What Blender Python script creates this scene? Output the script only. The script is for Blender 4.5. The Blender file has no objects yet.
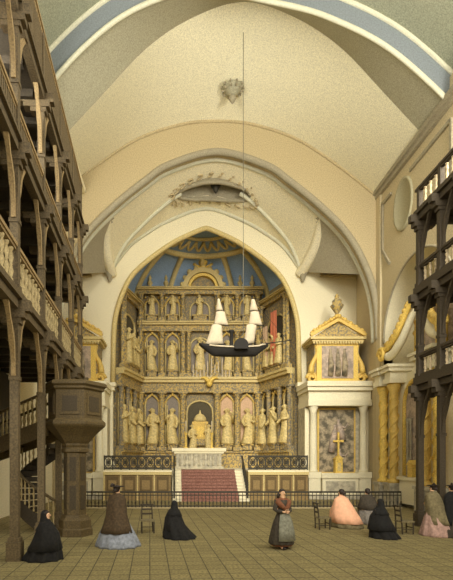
import bpy, bmesh, math, random
from mathutils import Vector, Matrix
random.seed(7)
S = bpy.context.scene
COL = S.collection
PI = math.pi
# ------------------------------------------------------------------ camera / light / exposure
F, CX, CY, CZ = 480.0, 175.0, 460.0, 2.4       # focal length and principal point in pixels of the 453x580 frame
cam = bpy.data.cameras.new('camera'); camo = bpy.data.objects.new('camera', cam); COL.objects.link(camo)
camo.location = (0, 0, CZ); camo.rotation_euler = (PI/2, 0, 0)
cam.sensor_fit = 'HORIZONTAL'; cam.sensor_width = 36; cam.lens = 36*F/453
cam.shift_x = (226.5-CX)/453; cam.shift_y = (CY-290)/453
cam.clip_end = 300
S.camera = camo
S.view_settings.view_transform = 'Standard'; S.view_settings.look = 'None'
S.view_settings.gamma = 1; S.view_settings.use_curve_mapping = False
S.view_settings.exposure = 0.4
w = bpy.data.worlds.new('world'); S.world = w; w.use_nodes = True
w.node_tree.nodes['Background'].inputs[0].default_value = (1.0, 0.97, 0.88, 1)
w.node_tree.nodes['Background'].inputs[1].default_value = 1.35
sun = bpy.data.lights.new('sun', 'SUN'); suno = bpy.data.objects.new('sun', sun); COL.objects.link(suno)
sun.energy = 2.7; sun.angle = math.radians(30); sun.color = (1.0, 0.96, 0.86)
suno.rotation_euler = Vector((0.10, 1.0, -0.43)).to_track_quat('-Z', 'Y').to_euler()

for sx_ in (-1, 1):                              # added fill lamps by the side walls, aimed up at the vault; no windows there
    wl = bpy.data.lights.new('vault_fill', 'AREA'); wl.shape = 'RECTANGLE'; wl.size = 4.6; wl.size_y = 5.6
    wl.energy = 2600; wl.color = (1.0, 0.97, 0.88)
    wo = bpy.data.objects.new('vault_fill', wl); COL.objects.link(wo)
    wo.location = (11.7 if sx_ > 0 else -7.05, 12.2, 15.0)
    wo.rotation_euler = Vector((-sx_*1.0, .75, .35)).to_track_quat('-Z', 'Y').to_euler()
def X(px, d): return (px-CX)*d/F
def Z(py, d): return CZ+(CY-py)*d/F

# ------------------------------------------------------------------ materials
def lin(c):
    return tuple((v/255/12.92 if v/255 <= .04045 else ((v/255+.055)/1.055)**2.4) for v in c)
def mat(name, rgb, rough=.8, var=.25, scale=22, metal=0, rgb2=None, thr=.5, scale2=3, hard=.12, bump=0):
    m = bpy.data.materials.new(name); m.use_nodes = True
    nt = m.node_tree; b = nt.nodes['Principled BSDF']; L = nt.links
    b.inputs['Roughness'].default_value = rough; b.inputs['Metallic'].default_value = metal
    tc = nt.nodes.new('ShaderNodeTexCoord')
    n = nt.nodes.new('ShaderNodeTexNoise'); n.inputs['Scale'].default_value = scale; n.inputs['Detail'].default_value = 3
    L.new(tc.outputs['Object'], n.inputs['Vector'])
    mr = nt.nodes.new('ShaderNodeMapRange')
    mr.inputs[1].default_value = .3; mr.inputs[2].default_value = .7
    mr.inputs[3].default_value = 1-var; mr.inputs[4].default_value = 1+var
    L.new(n.outputs['Fac'], mr.inputs[0])
    mul = nt.nodes.new('ShaderNodeMix'); mul.data_type = 'RGBA'; mul.blend_type = 'MULTIPLY'; mul.inputs[0].default_value = 1
    if rgb2:
        n2 = nt.nodes.new('ShaderNodeTexNoise'); n2.inputs['Scale'].default_value = scale2; n2.inputs['Detail'].default_value = 5
        L.new(tc.outputs['Object'], n2.inputs['Vector'])
        r = nt.nodes.new('ShaderNodeValToRGB')
        r.color_ramp.elements[0].position = thr-hard; r.color_ramp.elements[0].color = lin(rgb)+(1,)
        r.color_ramp.elements[1].position = thr+hard; r.color_ramp.elements[1].color = lin(rgb2)+(1,)
        L.new(n2.outputs['Fac'], r.inputs['Fac']); L.new(r.outputs['Color'], mul.inputs[6])
    else:
        mul.inputs[6].default_value = lin(rgb)+(1,)
    L.new(mr.outputs[0], mul.inputs[7]); L.new(mul.outputs[2], b.inputs['Base Color'])
    if bump:
        bp = nt.nodes.new('ShaderNodeBump'); bp.inputs['Strength'].default_value = bump; bp.inputs['Distance'].default_value = .05
        L.new(n.outputs['Fac'], bp.inputs['Height']); L.new(bp.outputs[0], b.inputs['Normal'])
    return m

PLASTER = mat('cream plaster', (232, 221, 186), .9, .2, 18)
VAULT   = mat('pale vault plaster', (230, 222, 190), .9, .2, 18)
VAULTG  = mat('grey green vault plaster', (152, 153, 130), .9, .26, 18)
RIBG    = mat('beige rib stone', (166, 160, 134), .9, .24, 18)
RIBB    = mat('blue grey painted band', (124, 130, 132), .9, .16, 16)
RIBW    = mat('pale moulding', (206, 202, 176), .9, .1, 16)
STONE   = mat('tan dressed stone', (188, 170, 130), .9, .22, 18)
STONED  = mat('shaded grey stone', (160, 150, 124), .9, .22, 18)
WHITE   = mat('white painted stone', (232, 222, 188), .8, .1, 18)
MARBLE  = mat('grey veined marble', (196, 186, 158), .6, .12, 18, rgb2=(160, 152, 132), scale2=4)
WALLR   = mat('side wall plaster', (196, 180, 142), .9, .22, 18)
OVAL    = mat('grey painted medallion', (168, 160, 128), .9, .18, 16)
WOOD    = mat('weathered brown timber', (94, 79, 52), .75, .4, 24)
WOODL   = mat('lighter brown timber', (150, 126, 84), .75, .3, 24)
WOODD   = mat('dark brown timber', (58, 49, 34), .8, .3, 20)
PARAP   = mat('hatched timber boarding', (108, 92, 64), .8, .45, 40)
BALU    = mat('pale turned timber', (168, 148, 102), .7, .25, 24)
WOODR   = mat('backlit brown timber', (66, 55, 37), .75, .35, 24)  # backlit shade of the right gallery put into this darker timber colour
BALUR   = mat('greyish pink turned timber', (178, 158, 122), .7, .2, 24)
PULP    = mat('olive brown carved timber', (88, 72, 40), .7, .4, 24)
PULPD   = mat('dark recessed timber panel', (66, 54, 32), .7, .35, 24)
GOLD    = mat('old gilding', (212, 178, 90), .6, .3, 26, .05)
GOLDB   = mat('bright gilding', (224, 190, 92), .6, .3, 18, .05)
GOLDP   = mat('pale gilding', (206, 184, 122), .65, .3, 22, 0)
GCARVE  = mat('gilt and grey carving', (196, 166, 92), .7, .3, 26, rgb2=(122, 114, 94), scale2=8, hard=.08)
GCARVED = mat('grey carving with worn gilding', (124, 116, 98), .8, .35, 26, rgb2=(178, 152, 92), scale2=8, thr=.54, hard=.07)
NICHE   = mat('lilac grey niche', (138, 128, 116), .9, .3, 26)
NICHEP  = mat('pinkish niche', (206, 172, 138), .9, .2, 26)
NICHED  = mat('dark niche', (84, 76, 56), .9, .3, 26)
BLUE    = mat('blue painted dome', (136, 156, 178), .9, .2, 14)
PINK    = mat('salmon red drapery', (206, 120, 86), .9, .15, 20)
IRON    = mat('black iron', (58, 54, 42), .6, .2, 20)
LACE    = mat('wrought iron tracery', (96, 92, 74), .7, .3, 20, rgb2=(44, 42, 34), scale2=14, hard=.05)
CARPET  = mat('red stair carpet', (156, 112, 96), .95, .25, 30, rgb2=(128, 86, 72), scale2=12)
PANELW  = mat('ochre panelled timber', (142, 118, 74), .8, .25, 24)
PANELD  = mat('brown recessed panel', (104, 84, 50), .8, .25, 24)
PAINTA  = mat('grey figured painting', (168, 152, 122), .8, .25, 20, rgb2=(96, 88, 70), scale2=2.2, hard=.08)
PAINTB  = mat('pinkish grey painting', (190, 168, 146), .8, .25, 20, rgb2=(150, 136, 122), scale2=3, hard=.1)
SKIN    = mat('skin', (226, 180, 140), .6, .05)
HAIR    = mat('dark hair', (44, 32, 24), .6, .2)
BLACK   = mat('black cloth', (24, 22, 19), .95, .5, 16)
BROWN   = mat('dark brown cloth', (70, 54, 32), .9, .35, 16)
BLUEG   = mat('blue grey cloth', (138, 142, 150), .9, .3, 12)
PINKC   = mat('salmon pink cloth', (244, 184, 146), .9, .1, 12)
GREYC   = mat('grey cloth', (128, 120, 110), .9, .3, 14)
OLIVE   = mat('olive grey cloth', (120, 108, 76), .9, .3, 14)
DGREY   = mat('dark grey cloth', (66, 58, 46), .9, .3, 14)
RUST    = mat('rust brown cloth', (122, 76, 48), .9, .25, 14)
APRON   = mat('grey green apron cloth', (124, 122, 104), .9, .3, 14)
MAUVE   = mat('pink grey cloth', (176, 142, 128), .9, .3, 12)
HULL    = mat('black hull paint', (38, 34, 28), .85, .2)
SAIL    = mat('white sailcloth', (206, 190, 160), .9, .08, 10)
CORDM   = mat('grey cord', (110, 104, 84), .9, .1)

def floor_mat():
    m = bpy.data.materials.new('worn stone flags'); m.use_nodes = True
    nt = m.node_tree; b = nt.nodes['Principled BSDF']; L = nt.links; b.inputs['Roughness'].default_value = .9
    tc = nt.nodes.new('ShaderNodeTexCoord')
    mp = nt.nodes.new('ShaderNodeMapping'); mp.inputs['Rotation'].default_value = (0, 0, math.radians(-3))
    br = nt.nodes.new('ShaderNodeTexBrick'); br.offset = 0; br.inputs['Scale'].default_value = 1
    br.inputs['Brick Width'].default_value = .42; br.inputs['Row Height'].default_value = .42
    br.inputs['Mortar Size'].default_value = .014; br.inputs['Mortar Smooth'].default_value = .3
    br.inputs['Color1'].default_value = lin((144, 130, 84))+(1,); br.inputs['Color2'].default_value = lin((130, 117, 75))+(1,)
    br.inputs['Mortar'].default_value = lin((78, 69, 44))+(1,)
    L.new(tc.outputs['Object'], mp.inputs[0]); L.new(mp.outputs[0], br.inputs['Vector'])
    n = nt.nodes.new('ShaderNodeTexNoise'); n.inputs['Scale'].default_value = 18; n.inputs['Detail'].default_value = 4
    L.new(tc.outputs['Object'], n.inputs['Vector'])
    mr = nt.nodes.new('ShaderNodeMapRange'); mr.inputs[1].default_value = .3; mr.inputs[2].default_value = .7
    mr.inputs[3].default_value = .6; mr.inputs[4].default_value = 1.4; L.new(n.outputs['Fac'], mr.inputs[0])
    mu = nt.nodes.new('ShaderNodeMix'); mu.data_type = 'RGBA'; mu.blend_type = 'MULTIPLY'; mu.inputs[0].default_value = 1
    L.new(br.outputs['Color'], mu.inputs[6]); L.new(mr.outputs[0], mu.inputs[7]); L.new(mu.outputs[2], b.inputs['Base Color'])
    return m
FLOOR = floor_mat()

# ------------------------------------------------------------------ mesh builder
class MB:
    def __init__(s): s.v = []; s.f = []
    def add(s, vs, fs):
        o = len(s.v); s.v += [tuple(p) for p in vs]; s.f += [tuple(i+o for i in f) for f in fs]; return s
    def box(s, x0, x1, y0, y1, z0, z1):
        if x0 > x1: x0, x1 = x1, x0
        if y0 > y1: y0, y1 = y1, y0
        if z0 > z1: z0, z1 = z1, z0
        return s.add([(x0,y0,z0),(x1,y0,z0),(x1,y1,z0),(x0,y1,z0),(x0,y0,z1),(x1,y0,z1),(x1,y1,z1),(x0,y1,z1)],
              [(3,2,1,0),(4,5,6,7),(0,1,5,4),(1,2,6,5),(2,3,7,6),(3,0,4,7)])
    def rings(s, R, cap=True, closed=True):
        n = len(R[0]); vs = [p for r in R for p in r]; fs = []
        for i in range(len(R)-1):
            for j in range(n if closed else n-1):
                a = i*n+j; b = i*n+(j+1) % n
                fs.append((a, b, b+n, a+n))
        if cap and closed:
            fs.append(tuple(range(n-1, -1, -1))); k = (len(R)-1)*n; fs.append(tuple(range(k, k+n)))
        return s.add(vs, fs)
    def lathe(s, prof, c=(0,0,0), n=12, rot=0, sx=1, sy=1):
        R = [[(c[0]+sx*r*math.cos(rot+2*PI*j/n), c[1]+sy*r*math.sin(rot+2*PI*j/n), c[2]+z) for j in range(n)] for r, z in prof]
        return s.rings(R)
    def tube(s, path, r, n=6, square=False, taper=None):
        path = [Vector(p) for p in path]; R = []
        m = len(path)
        up0 = None
        for i, p in enumerate(path):
            t = (path[min(i+1, m-1)]-path[max(i-1, 0)]).normalized()
            if up0 is None:
                ref = Vector((0,0,1)) if abs(t.z) < .9 else Vector((1,0,0))
                up0 = (ref-t*ref.dot(t)).normalized()
            else:
                up0 = (up0-t*up0.dot(t)).normalized()
            sd = t.cross(up0)
            rr = r[i] if isinstance(r, (list, tuple)) else r
            R.append([p+up0*(rr*math.cos(2*PI*j/n+(PI/4 if square else 0)))+sd*(rr*math.sin(2*PI*j/n+(PI/4 if square else 0))) for j in range(n)])
        return s.rings(R)
    def sphere(s, c, r, n=12, m=8, sx=1, sy=1, sz=1):
        prof = [(r*math.sin(PI*i/m)+1e-4, -r*math.cos(PI*i/m)*sz) for i in range(m+1)]
        return s.lathe(prof, c, n, 0, sx, sy)
    def prism(s, pts, axis, a, b):          # 2D polygon extruded along an axis from a to b
        def mk(p, t): return (t, p[0], p[1]) if axis == 'x' else ((p[0], t, p[1]) if axis == 'y' else (p[0], p[1], t))
        R = [[mk(p, a) for p in pts], [mk(p, b) for p in pts]]
        return s.rings(R)
    def build(s, name, m, parent=None, smooth=False, world=False):
        v = s.v
        if world and parent:
            top = parent
            while top.parent: top = top.parent
            inv = (Matrix.Translation(top.location) @ top.rotation_euler.to_matrix().to_4x4()).inverted()
            v = [inv @ Vector(p) for p in v]
        me = bpy.data.meshes.new(name); me.from_pydata([tuple(p) for p in v], [], s.f)
        bm = bmesh.new(); bm.from_mesh(me); bmesh.ops.recalc_face_normals(bm, faces=bm.faces)
        bm.to_mesh(me); bm.free()
        me.materials.append(m)
        if smooth:
            for p in me.polygons: p.use_smooth = True
        o = bpy.data.objects.new(name, me); COL.objects.link(o)
        if parent: o.parent = parent
        return o
def tag(o, label=None, cat=None, group=None, kind=None):
    if label: o['label'] = label
    if cat: o['category'] = cat
    if group: o['group'] = group
    if kind: o['kind'] = kind
    return o
def thing(name, label, cat, loc=(0,0,0), rz=0, group=None):
    o = bpy.data.objects.new(name, None); COL.objects.link(o); o.location = loc; o.rotation_euler = (0,0,rz)
    o.empty_display_size = .2
    return tag(o, label, cat, group)
def struct(name, mb, m, smooth=False): return tag(mb.build(name, m, None, smooth), kind='structure')
def copy_tree(o, parent=None):
    c = o.copy(); COL.objects.link(c)
    if parent: c.parent = parent
    for ch in list(o.children): copy_tree(ch, c)
    return c
TRIM = [0]
def trim(mb, m, smooth=False):
    TRIM[0] += 1
    return struct('trim_%d' % TRIM[0], mb, m, smooth)
def interp(pts, n):                          # Catmull-Rom through 2D points
    out = []
    for i in range(len(pts)-1):
        p0 = pts[max(i-1,0)]; p1 = pts[i]; p2 = pts[i+1]; p3 = pts[min(i+2,len(pts)-1)]
        for k in range(n):
            t = k/n
            out.append(tuple(.5*(2*p1[a]+(p2[a]-p0[a])*t+(2*p0[a]-5*p1[a]+4*p2[a]-p3[a])*t*t+(3*p1[a]-p0[a]-3*p2[a]+p3[a])*t**3) for a in (0,1)))
    return out+[tuple(pts[-1])]
def resample(c, n):
    L = [0]
    for a, b in zip(c, c[1:]): L.append(L[-1]+math.dist(a, b))
    out = []; j = 0
    for i in range(n):
        t = L[-1]*i/(n-1)
        while j < len(L)-2 and L[j+1] < t: j += 1
        k = (t-L[j])/max(L[j+1]-L[j], 1e-9); out.append(tuple(c[j][a]*(1-k)+c[j+1][a]*k for a in range(len(c[0]))))
    return out
def arch(half, axis, d, n=6, smooth=False):   # half profile (offset px, py) from crown outward -> full (x, z) curve left to right
    if smooth:
        h = interp([(-o, y) for o, y in half[:0:-1]]+list(half), n)
        return [((axis-CX+o)*d/F, Z(y, d)) for o, y in h]
    h = interp(half, n)
    r = [((axis-CX+o)*d/F, Z(y, d)) for o, y in h]; l = [((axis-CX-o)*d/F, Z(y, d)) for o, y in h]
    return l[::-1]+r[1:]

# ================================================================== STRUCTURE
D1, D2 = 28.0, 32.0
XR, XL = 11.84, -7.17
struct('floor', MB().box(-9.5, 14.5, -2, 39, -.3, 0), FLOOR)

# nave vault -------------------------------------------------------
ZS = 17.9
dr0, dr1 = 22.9, 20.7
def arc_pts(half, axis, d): return resample(arch(half, axis, d, 8, True), 97)
lun = arc_pts([(0,121),(35,124),(80,139),(122,166),(158.5,195)], 217, D1); lun[0] = (XL, lun[0][1]); lun[-1] = (XR, lun[-1][1])
ribc = arc_pts([(0,2),(50,17),(96,47),(140,93),(178.5,134.5)], 244, dr0)
def offset(c, r):
    out = []
    for i, p in enumerate(c):
        a, b = c[max(i-1,0)], c[min(i+1,len(c)-1)]; dx, dz = b[0]-a[0], b[1]-a[1]; L = math.hypot(dx, dz)
        out.append((p[0]-dz/L*r, p[1]+dx/L*r))
    return out
ribn = resample([(X(p[0], dr1), Z(p[1], dr1)) for p in interp([(10,150),(52,83),(103,31),(150,3),(205,-11),(259,0),(308,11),(340,23),(371,38),(398,56),(430,84),(458,112)], 8)], 97)
rout = offset(ribn, 1.0)
m = MB(); N = 12
m.rings([[(a[0]*(1-t)+b[0]*t, D1*(1-t)+dr0*t, a[1]*(1-t)+b[1]*t) for a, b in zip(lun, ribc)] for t in [i/N for i in range(N+1)]], cap=False, closed=False)
struct('ceiling', m, VAULT, True)
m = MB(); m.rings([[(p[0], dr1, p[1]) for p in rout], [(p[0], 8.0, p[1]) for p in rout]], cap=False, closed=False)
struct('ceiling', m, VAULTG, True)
m = MB(); m.rings([[(p[0], dr0, p[1]) for p in ribc], [(p[0], dr1, p[1]) for p in ribn]], cap=False, closed=False)
trim(m, RIBG, True)
m = MB(); m.rings([[(p[0], dr1, p[1]) for p in ribn], [(p[0], dr1-.02, p[1]) for p in rout]], cap=False, closed=False)
trim(m, RIBB)
trim(MB().tube([(p[0], dr1-.03, p[1]) for p in ribn], .11, 6), RIBW, True)
trim(MB().tube([(p[0], dr1-.03, p[1]-.02) for p in rout], .12, 6), RIBW, True)
# diaphragm wall with the wide pointed arch
halfA = [(0,152),(48,165),(72,181),(103,206),(131,235),(150,270),(159,303),(161.4,340)]
fa = arch(halfA, 217, D1, 6, True)
fa[0] = (XL+.1, fa[0][1]); fa[-1] = (XR, fa[-1][1])
def lunz(x):
    for a, b in zip(lun, lun[1:]):
        if a[0] <= x <= b[0]: return a[1]+(b[1]-a[1])*(x-a[0])/(b[0]-a[0])
    return ZS
m = MB(); th = .7
m.rings([[(p[0], D1, p[1]) for p in fa], [(p[0], D1, lunz(p[0])+.1) for p in fa]], cap=False, closed=False)
m.rings([[(p[0], D1+th, p[1]) for p in fa], [(p[0], D1+th, 24) for p in fa]], cap=False, closed=False)
full = [(fa[0][0], 0)]+fa+[(fa[-1][0], 0)]
m.rings([[(p[0], D1, p[1]) for p in full], [(p[0], D1+th, p[1]) for p in full]], cap=False, closed=False)
m.box(XL-3, fa[0][0]-.02, D1+.01, D1+th-.01, 0, 24); m.box(XR+.02, XR+3, D1+.25, D1+th-.01, 0, 24)
struct('wall_back', m, STONE)
trim(MB().tube([(p[0], D1-.02, p[1]) for p in fa], .2, 8), STONED, True)
trim(MB().tube([(p[0], D1+th, p[1]) for p in fa], .14, 8), RIBW, True)
trim(MB().tube([(p[0], D1-.02, p[1]-.03) for p in lun], .09, 6), STONE, True)
# chancel bay: funnel vault between the wide arch and the wall rib
halfB = [(0,209),(37,221),(60,234),(78,248),(96,272)]
NA = 97; NT = 40
fcut = [p for p in fa if p[1] >= Z(272, D1)]
A = resample(fcut, NA); B = resample(arch(halfB, 206, D2, 8, True), NA)
def loft(u, t):
    f = u*(NA-1); i = min(int(f), NA-2); k = f-i
    a = [A[i][q]*(1-k)+A[i+1][q]*k for q in (0,1)]; b = [B[i][q]*(1-k)+B[i+1][q]*k for q in (0,1)]
    return Vector((a[0]*(1-t)+b[0]*t, (D1+th-.02)*(1-t)+D2*t, a[1]*(1-t)+b[1]*t))
oc = Vector((X(215, 30), 30.45)); orx, ory = 2.35, .6
grid = [[loft(i/(NA-1), j/NT) for i in range(NA)] for j in range(NT+1)]
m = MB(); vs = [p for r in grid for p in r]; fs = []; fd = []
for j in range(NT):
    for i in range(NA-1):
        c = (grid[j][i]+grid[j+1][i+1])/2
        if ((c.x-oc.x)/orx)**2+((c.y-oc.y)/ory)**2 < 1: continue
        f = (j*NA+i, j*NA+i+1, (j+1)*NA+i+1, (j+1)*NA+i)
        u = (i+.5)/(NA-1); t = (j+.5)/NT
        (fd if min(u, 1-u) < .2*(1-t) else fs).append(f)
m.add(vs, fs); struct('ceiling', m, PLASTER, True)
m = MB(); m.add(vs, fd); struct('ceiling', m, STONED, True)  # lower webs get a darker grey, their shade put into the colour
def oz(x, y):
    best = min((p for r in grid for p in r), key=lambda p: (p.x-x)**2+(p.y-y)**2); return best.z
E = []
for k in range(48):
    a = 2*PI*k/48; x, y = oc.x+orx*math.cos(a), oc.y+ory*math.sin(a); E.append((x, y, oz(x, y)))
ze = (E[0][2]+E[24][2])/2; sl = (loft(.5, .9).z-loft(.5, .3).z)/(loft(.5, .9).y-loft(.5, .3).y)
E = [(p[0], p[1], .45*p[2]+.55*(ze+.25+sl*(p[1]-oc.y))) for p in E]
m = MB(); m.rings([E, [(p[0], p[1], 21.6) for p in E]], cap=False); trim(m, STONED, True)
trim(MB().tube(E+E[:1], .13, 6), STONED, True)
m = MB(); m.rings([[(oc.x+(p[0]-oc.x)*s_, oc.y+(p[1]-oc.y)*s_*1.3, z_) for p in E] for s_, z_ in ((1.25, 22.5), (.9, 23.2), (.02, 23.5))], cap=False); struct('ceiling', m, PLASTER, True)
# stucco scrolls around the oculus
m = MB()
for k in range(26):
    a = 2*PI*k/26; rx, ry = orx+.42, ory+.3
    x, y = oc.x+rx*math.cos(a), oc.y+ry*math.sin(a)
    if y > D2-.1: continue
    z = oz(x, y)
    m.tube([(x+.22*math.cos(a+b)*(1-b/9), y+.1*math.sin(a+b), z-.06+.12*math.sin(b)) for b in [q*.7 for q in range(8)]], .07, 5)
trim(m, STONE, True)
tp = thing('hanging_lamp', 'small dark pendant lamp hanging in the oval oculus above the altar arch', 'lamp', (oc.x+.1, oc.y+.2, 19.4))
MB().lathe([(.01,0),(.12,.15),(.34,.55),(.3,.62),(.03,.66)], n=10).build('bowl', IRON, tp, True)
MB().tube([(0,0,.6),(0,0,4.05)], .025, 5).build('chain', IRON, tp)
# ribs of the bay
for sgn in (0, 1):
    U = (lambda u: 1-u) if sgn else (lambda u: u)
    for u1, t1, r, mt, dn in ((.20, 1.0, .33, PLASTER, .16), (.40, .5, .12, RIBW, .04)):
        path = []
        for k in range(31):
            q = k/30; dd = dn-(.45*q if u1 < .3 else 0); path.append(loft(U(u1*q), 1-t1*q)+Vector(((dd if not sgn else -dd), 0, -dd)))
        trim(MB().tube(path, r, 8), mt, True)
trim(MB().tube([(p[0], D2-.05, p[1]) for p in B], .13, 8), RIBW, True)
for p in (B[0], B[-1]):
    trim(MB().lathe([(.03,-.75),(.12,-.6),(.2,-.35),(.34,-.15),(.38,0),(.3,.05)], (p[0], D2-.2, p[1]-.02), 10), STONED, True)
for x0, x1 in ((B[-1][0]+1.2, 12.05), (-8.6, B[0][0]-1.2)):
    m = MB()
    for dz, o, hh in ((0, .18, .12), (.14, .26, .1), (.26, .34, .1)): m.box(x0, x1, D2-o, D2, B[0][1]-.35+dz, B[0][1]-.35+dz+hh)
    trim(m, STONE)
# wall with the apse arch
halfC = [(0,227),(9,230),(36,243),(67,266),(82,286),(92,317),(94,351)]
ca = arch(halfC, 206, D2)
m = MB(); ZT = 21.5
m.rings([[(p[0], D2, p[1]) for p in ca], [(p[0], D2, ZT) for p in ca]], cap=False, closed=False)
for x0, x1 in ((-8.7, ca[0][0]), (ca[-1][0], 12.1)):
    m.box(x0, x1, D2, D2+.5, 0, ZT)
full = [(ca[0][0], 0)]+ca+[(ca[-1][0], 0)]
m.rings([[(p[0], D2, p[1]) for p in full], [(p[0], D2+.5, p[1]) for p in full]], cap=False, closed=False)
struct('wall_chancel', m, PLASTER)
trim(MB().tube([(full[0][0]+.05, D2-.04, 7.4)]+[(p[0]*.985+.03, D2-.04, p[1]-.1) for p in full[1:-1]]+[(full[-1][0]-.05, D2-.04, 7.4)], .17, 8), GOLDP, True)
# impost and jamb mouldings beside the apse
for s_, x in ((-1, ca[0][0]), (1, ca[-1][0])):
    m = MB()
    m.box(x-s_*.1, x+s_*.75, D2-.35, D2, 0, 7.0)
    m.box(x-s_*.2, x+s_*.85, D2-.45, D2, 7.0, 7.25); m.box(x-s_*.3, x+s_*.95, D2-.55, D2, 7.25, 7.5)
    m.box(x-s_*.2, x+s_*.85, D2-.45, D2, 0, 2.3); m.box(x-s_*.15, x+s_*.8, D2-.4, D2, 5.9, 6.05)
    trim(m, WHITE)
struct('wall_bay_right', MB().box(12.1, 12.5, D1+th, D2+.5, 0, 21), STONE)
struct('wall_bay_left', MB().box(-9.1, -8.7, D1+th, D2+.5, 0, 21), STONE)
# apse: three-sided wall and blue half dome
apse = [(ca[0][0]-.2, D2+.5), (X(138, 37)-.3, 37.4), (X(262, 37)+.3, 37.4), (ca[-1][0]+.2, D2+.5)]
m = MB(); m.rings([[(p[0], p[1], 0) for p in apse], [(p[0], p[1], 15.3) for p in apse]], cap=False, closed=False)
struct('wall_apse', m, STONED)
dcx, dcy, drx, dry, dz0, drz = X(206, D2), D2+.3, 7.3, 6.8, 14.4, 3.95
def dome(az, el): return Vector((dcx+drx*math.cos(el)*math.cos(az), dcy+dry*math.cos(el)*math.sin(az), dz0+drz*math.sin(el)))
m = MB(); m.rings([[dome(PI*i/40, PI/2*j/14) for i in range(41)] for j in range(15)], cap=False, closed=False)
struct('ceiling', m, BLUE, True)
m = MB()
for az in (.03, .13, .25, .38, .5, .62, .75, .87, .97):
    e1 = math.radians(57)
    m.tube([dome(PI*az, e1*k/14)*1+Vector((0,-.06,-.05)) for k in range(15)], .2, 6)
trim(m, GOLDP, True)
ring = [dome(PI*i/40, math.radians(57))+Vector((0,-.06,-.06)) for i in range(41)]
trim(MB().tube(ring, .22, 6), GOLDP, True)
trim(MB().tube([dome(PI*i/40, math.radians(73))+Vector((0,-.06,-.06)) for i in range(41)], .13, 6), GOLDP, True)
m = MB()
for k in range(14):                           # scalloped festoons between the two rings
    a0 = PI*(.04+.92*k/14); a1 = PI*(.04+.92*(k+1)/14)
    m.tube([dome(a0+(a1-a0)*q/8, math.radians(70-8*math.sin(PI*q/8)))+Vector((0,-.05,-.05)) for q in range(9)], .1, 5)
trim(m, GOLDP, True)

# right wall with arched recess
yc, rr, zsp = 23.6, 3.6, 9.0
op = [(yc-rr, 0)]+[(yc-rr*math.cos(PI*i/32), zsp+rr*math.sin(PI*i/32)) for i in range(33)]+[(yc+rr, 0)]
m = MB()
m.rings([[(XR, p[0], p[1]) for p in op[1:-1]], [(XR, p[0], ZS+1) for p in op[1:-1]]], cap=False, closed=False)
m.box(XR, XR+.5, yc+rr, D1+.2, 0, ZS+1); m.box(XR, XR+.5, 9, yc-rr, 0, ZS+1)
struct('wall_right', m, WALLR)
m = MB(); m.rings([[(XR, p[0], p[1]) for p in op], [(XR+1.7, p[0], p[1]) for p in op]], cap=False, closed=False)
m.box(XR+1.7, XR+1.9, yc-rr-.3, yc+rr+.3, 0, zsp+rr+.3)
struct('wall_recess', m, WHITE)  # pale reveal colour stands in for the light on the far jamb
trim(MB().tube([(XR-.02, p[0], p[1]) for p in op[1:-1]], .06, 6), STONED, True)
m = MB(); m.box(XR-.3, XR, 13.5, D1, ZS-.1, ZS+.12); m.box(XR-.18, XR, 13.5, D1, ZS-.32, ZS-.1); trim(m, STONED)
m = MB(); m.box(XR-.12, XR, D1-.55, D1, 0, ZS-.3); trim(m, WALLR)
def yz_frame(segs, wdt, dep):
    m = MB()
    for (y0, z0, y1, z1) in segs: m.tube([(XR-.01, y0, z0), (XR-.01, y1, z1)], wdt, 4, True)
    return m
trim(yz_frame([(27.3,14.3,27.3,16.95),(27.3,16.95,26.2,16.95),(24.1,16.95,20.5,16.95),(20.5,16.95,20.5,14.3),(27.3,14.3,26.4,13.2)], .12, .1), STONED)
m = MB(); m.rings([[(XR-dx, 24.85+1.0*s_*math.cos(2*PI*k/40), 15.65+1.35*s_*math.sin(2*PI*k/40)) for k in range(40)] for s_, dx in ((1.0,0),(1.0,.08),(.9,.1),(.86,.03),(.02,.03))], cap=False)
trim(m, OVAL, True)
# left wall and its plain upper moulding
struct('wall_rear', MB().box(-9.5, 14.5, -2.0, -1.5, 0, 8.6), PLASTER)  # unseen; kept low, its height set to shade the near floor
struct('wall_left', MB().box(XL-.5, XL, 7, D1+.2, 0, ZS+1), PLASTER)
struct('ceiling', MB().box(XL, -5.2, 13.5, D1-.1, ZS, ZS+.3), PLASTER)

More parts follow.
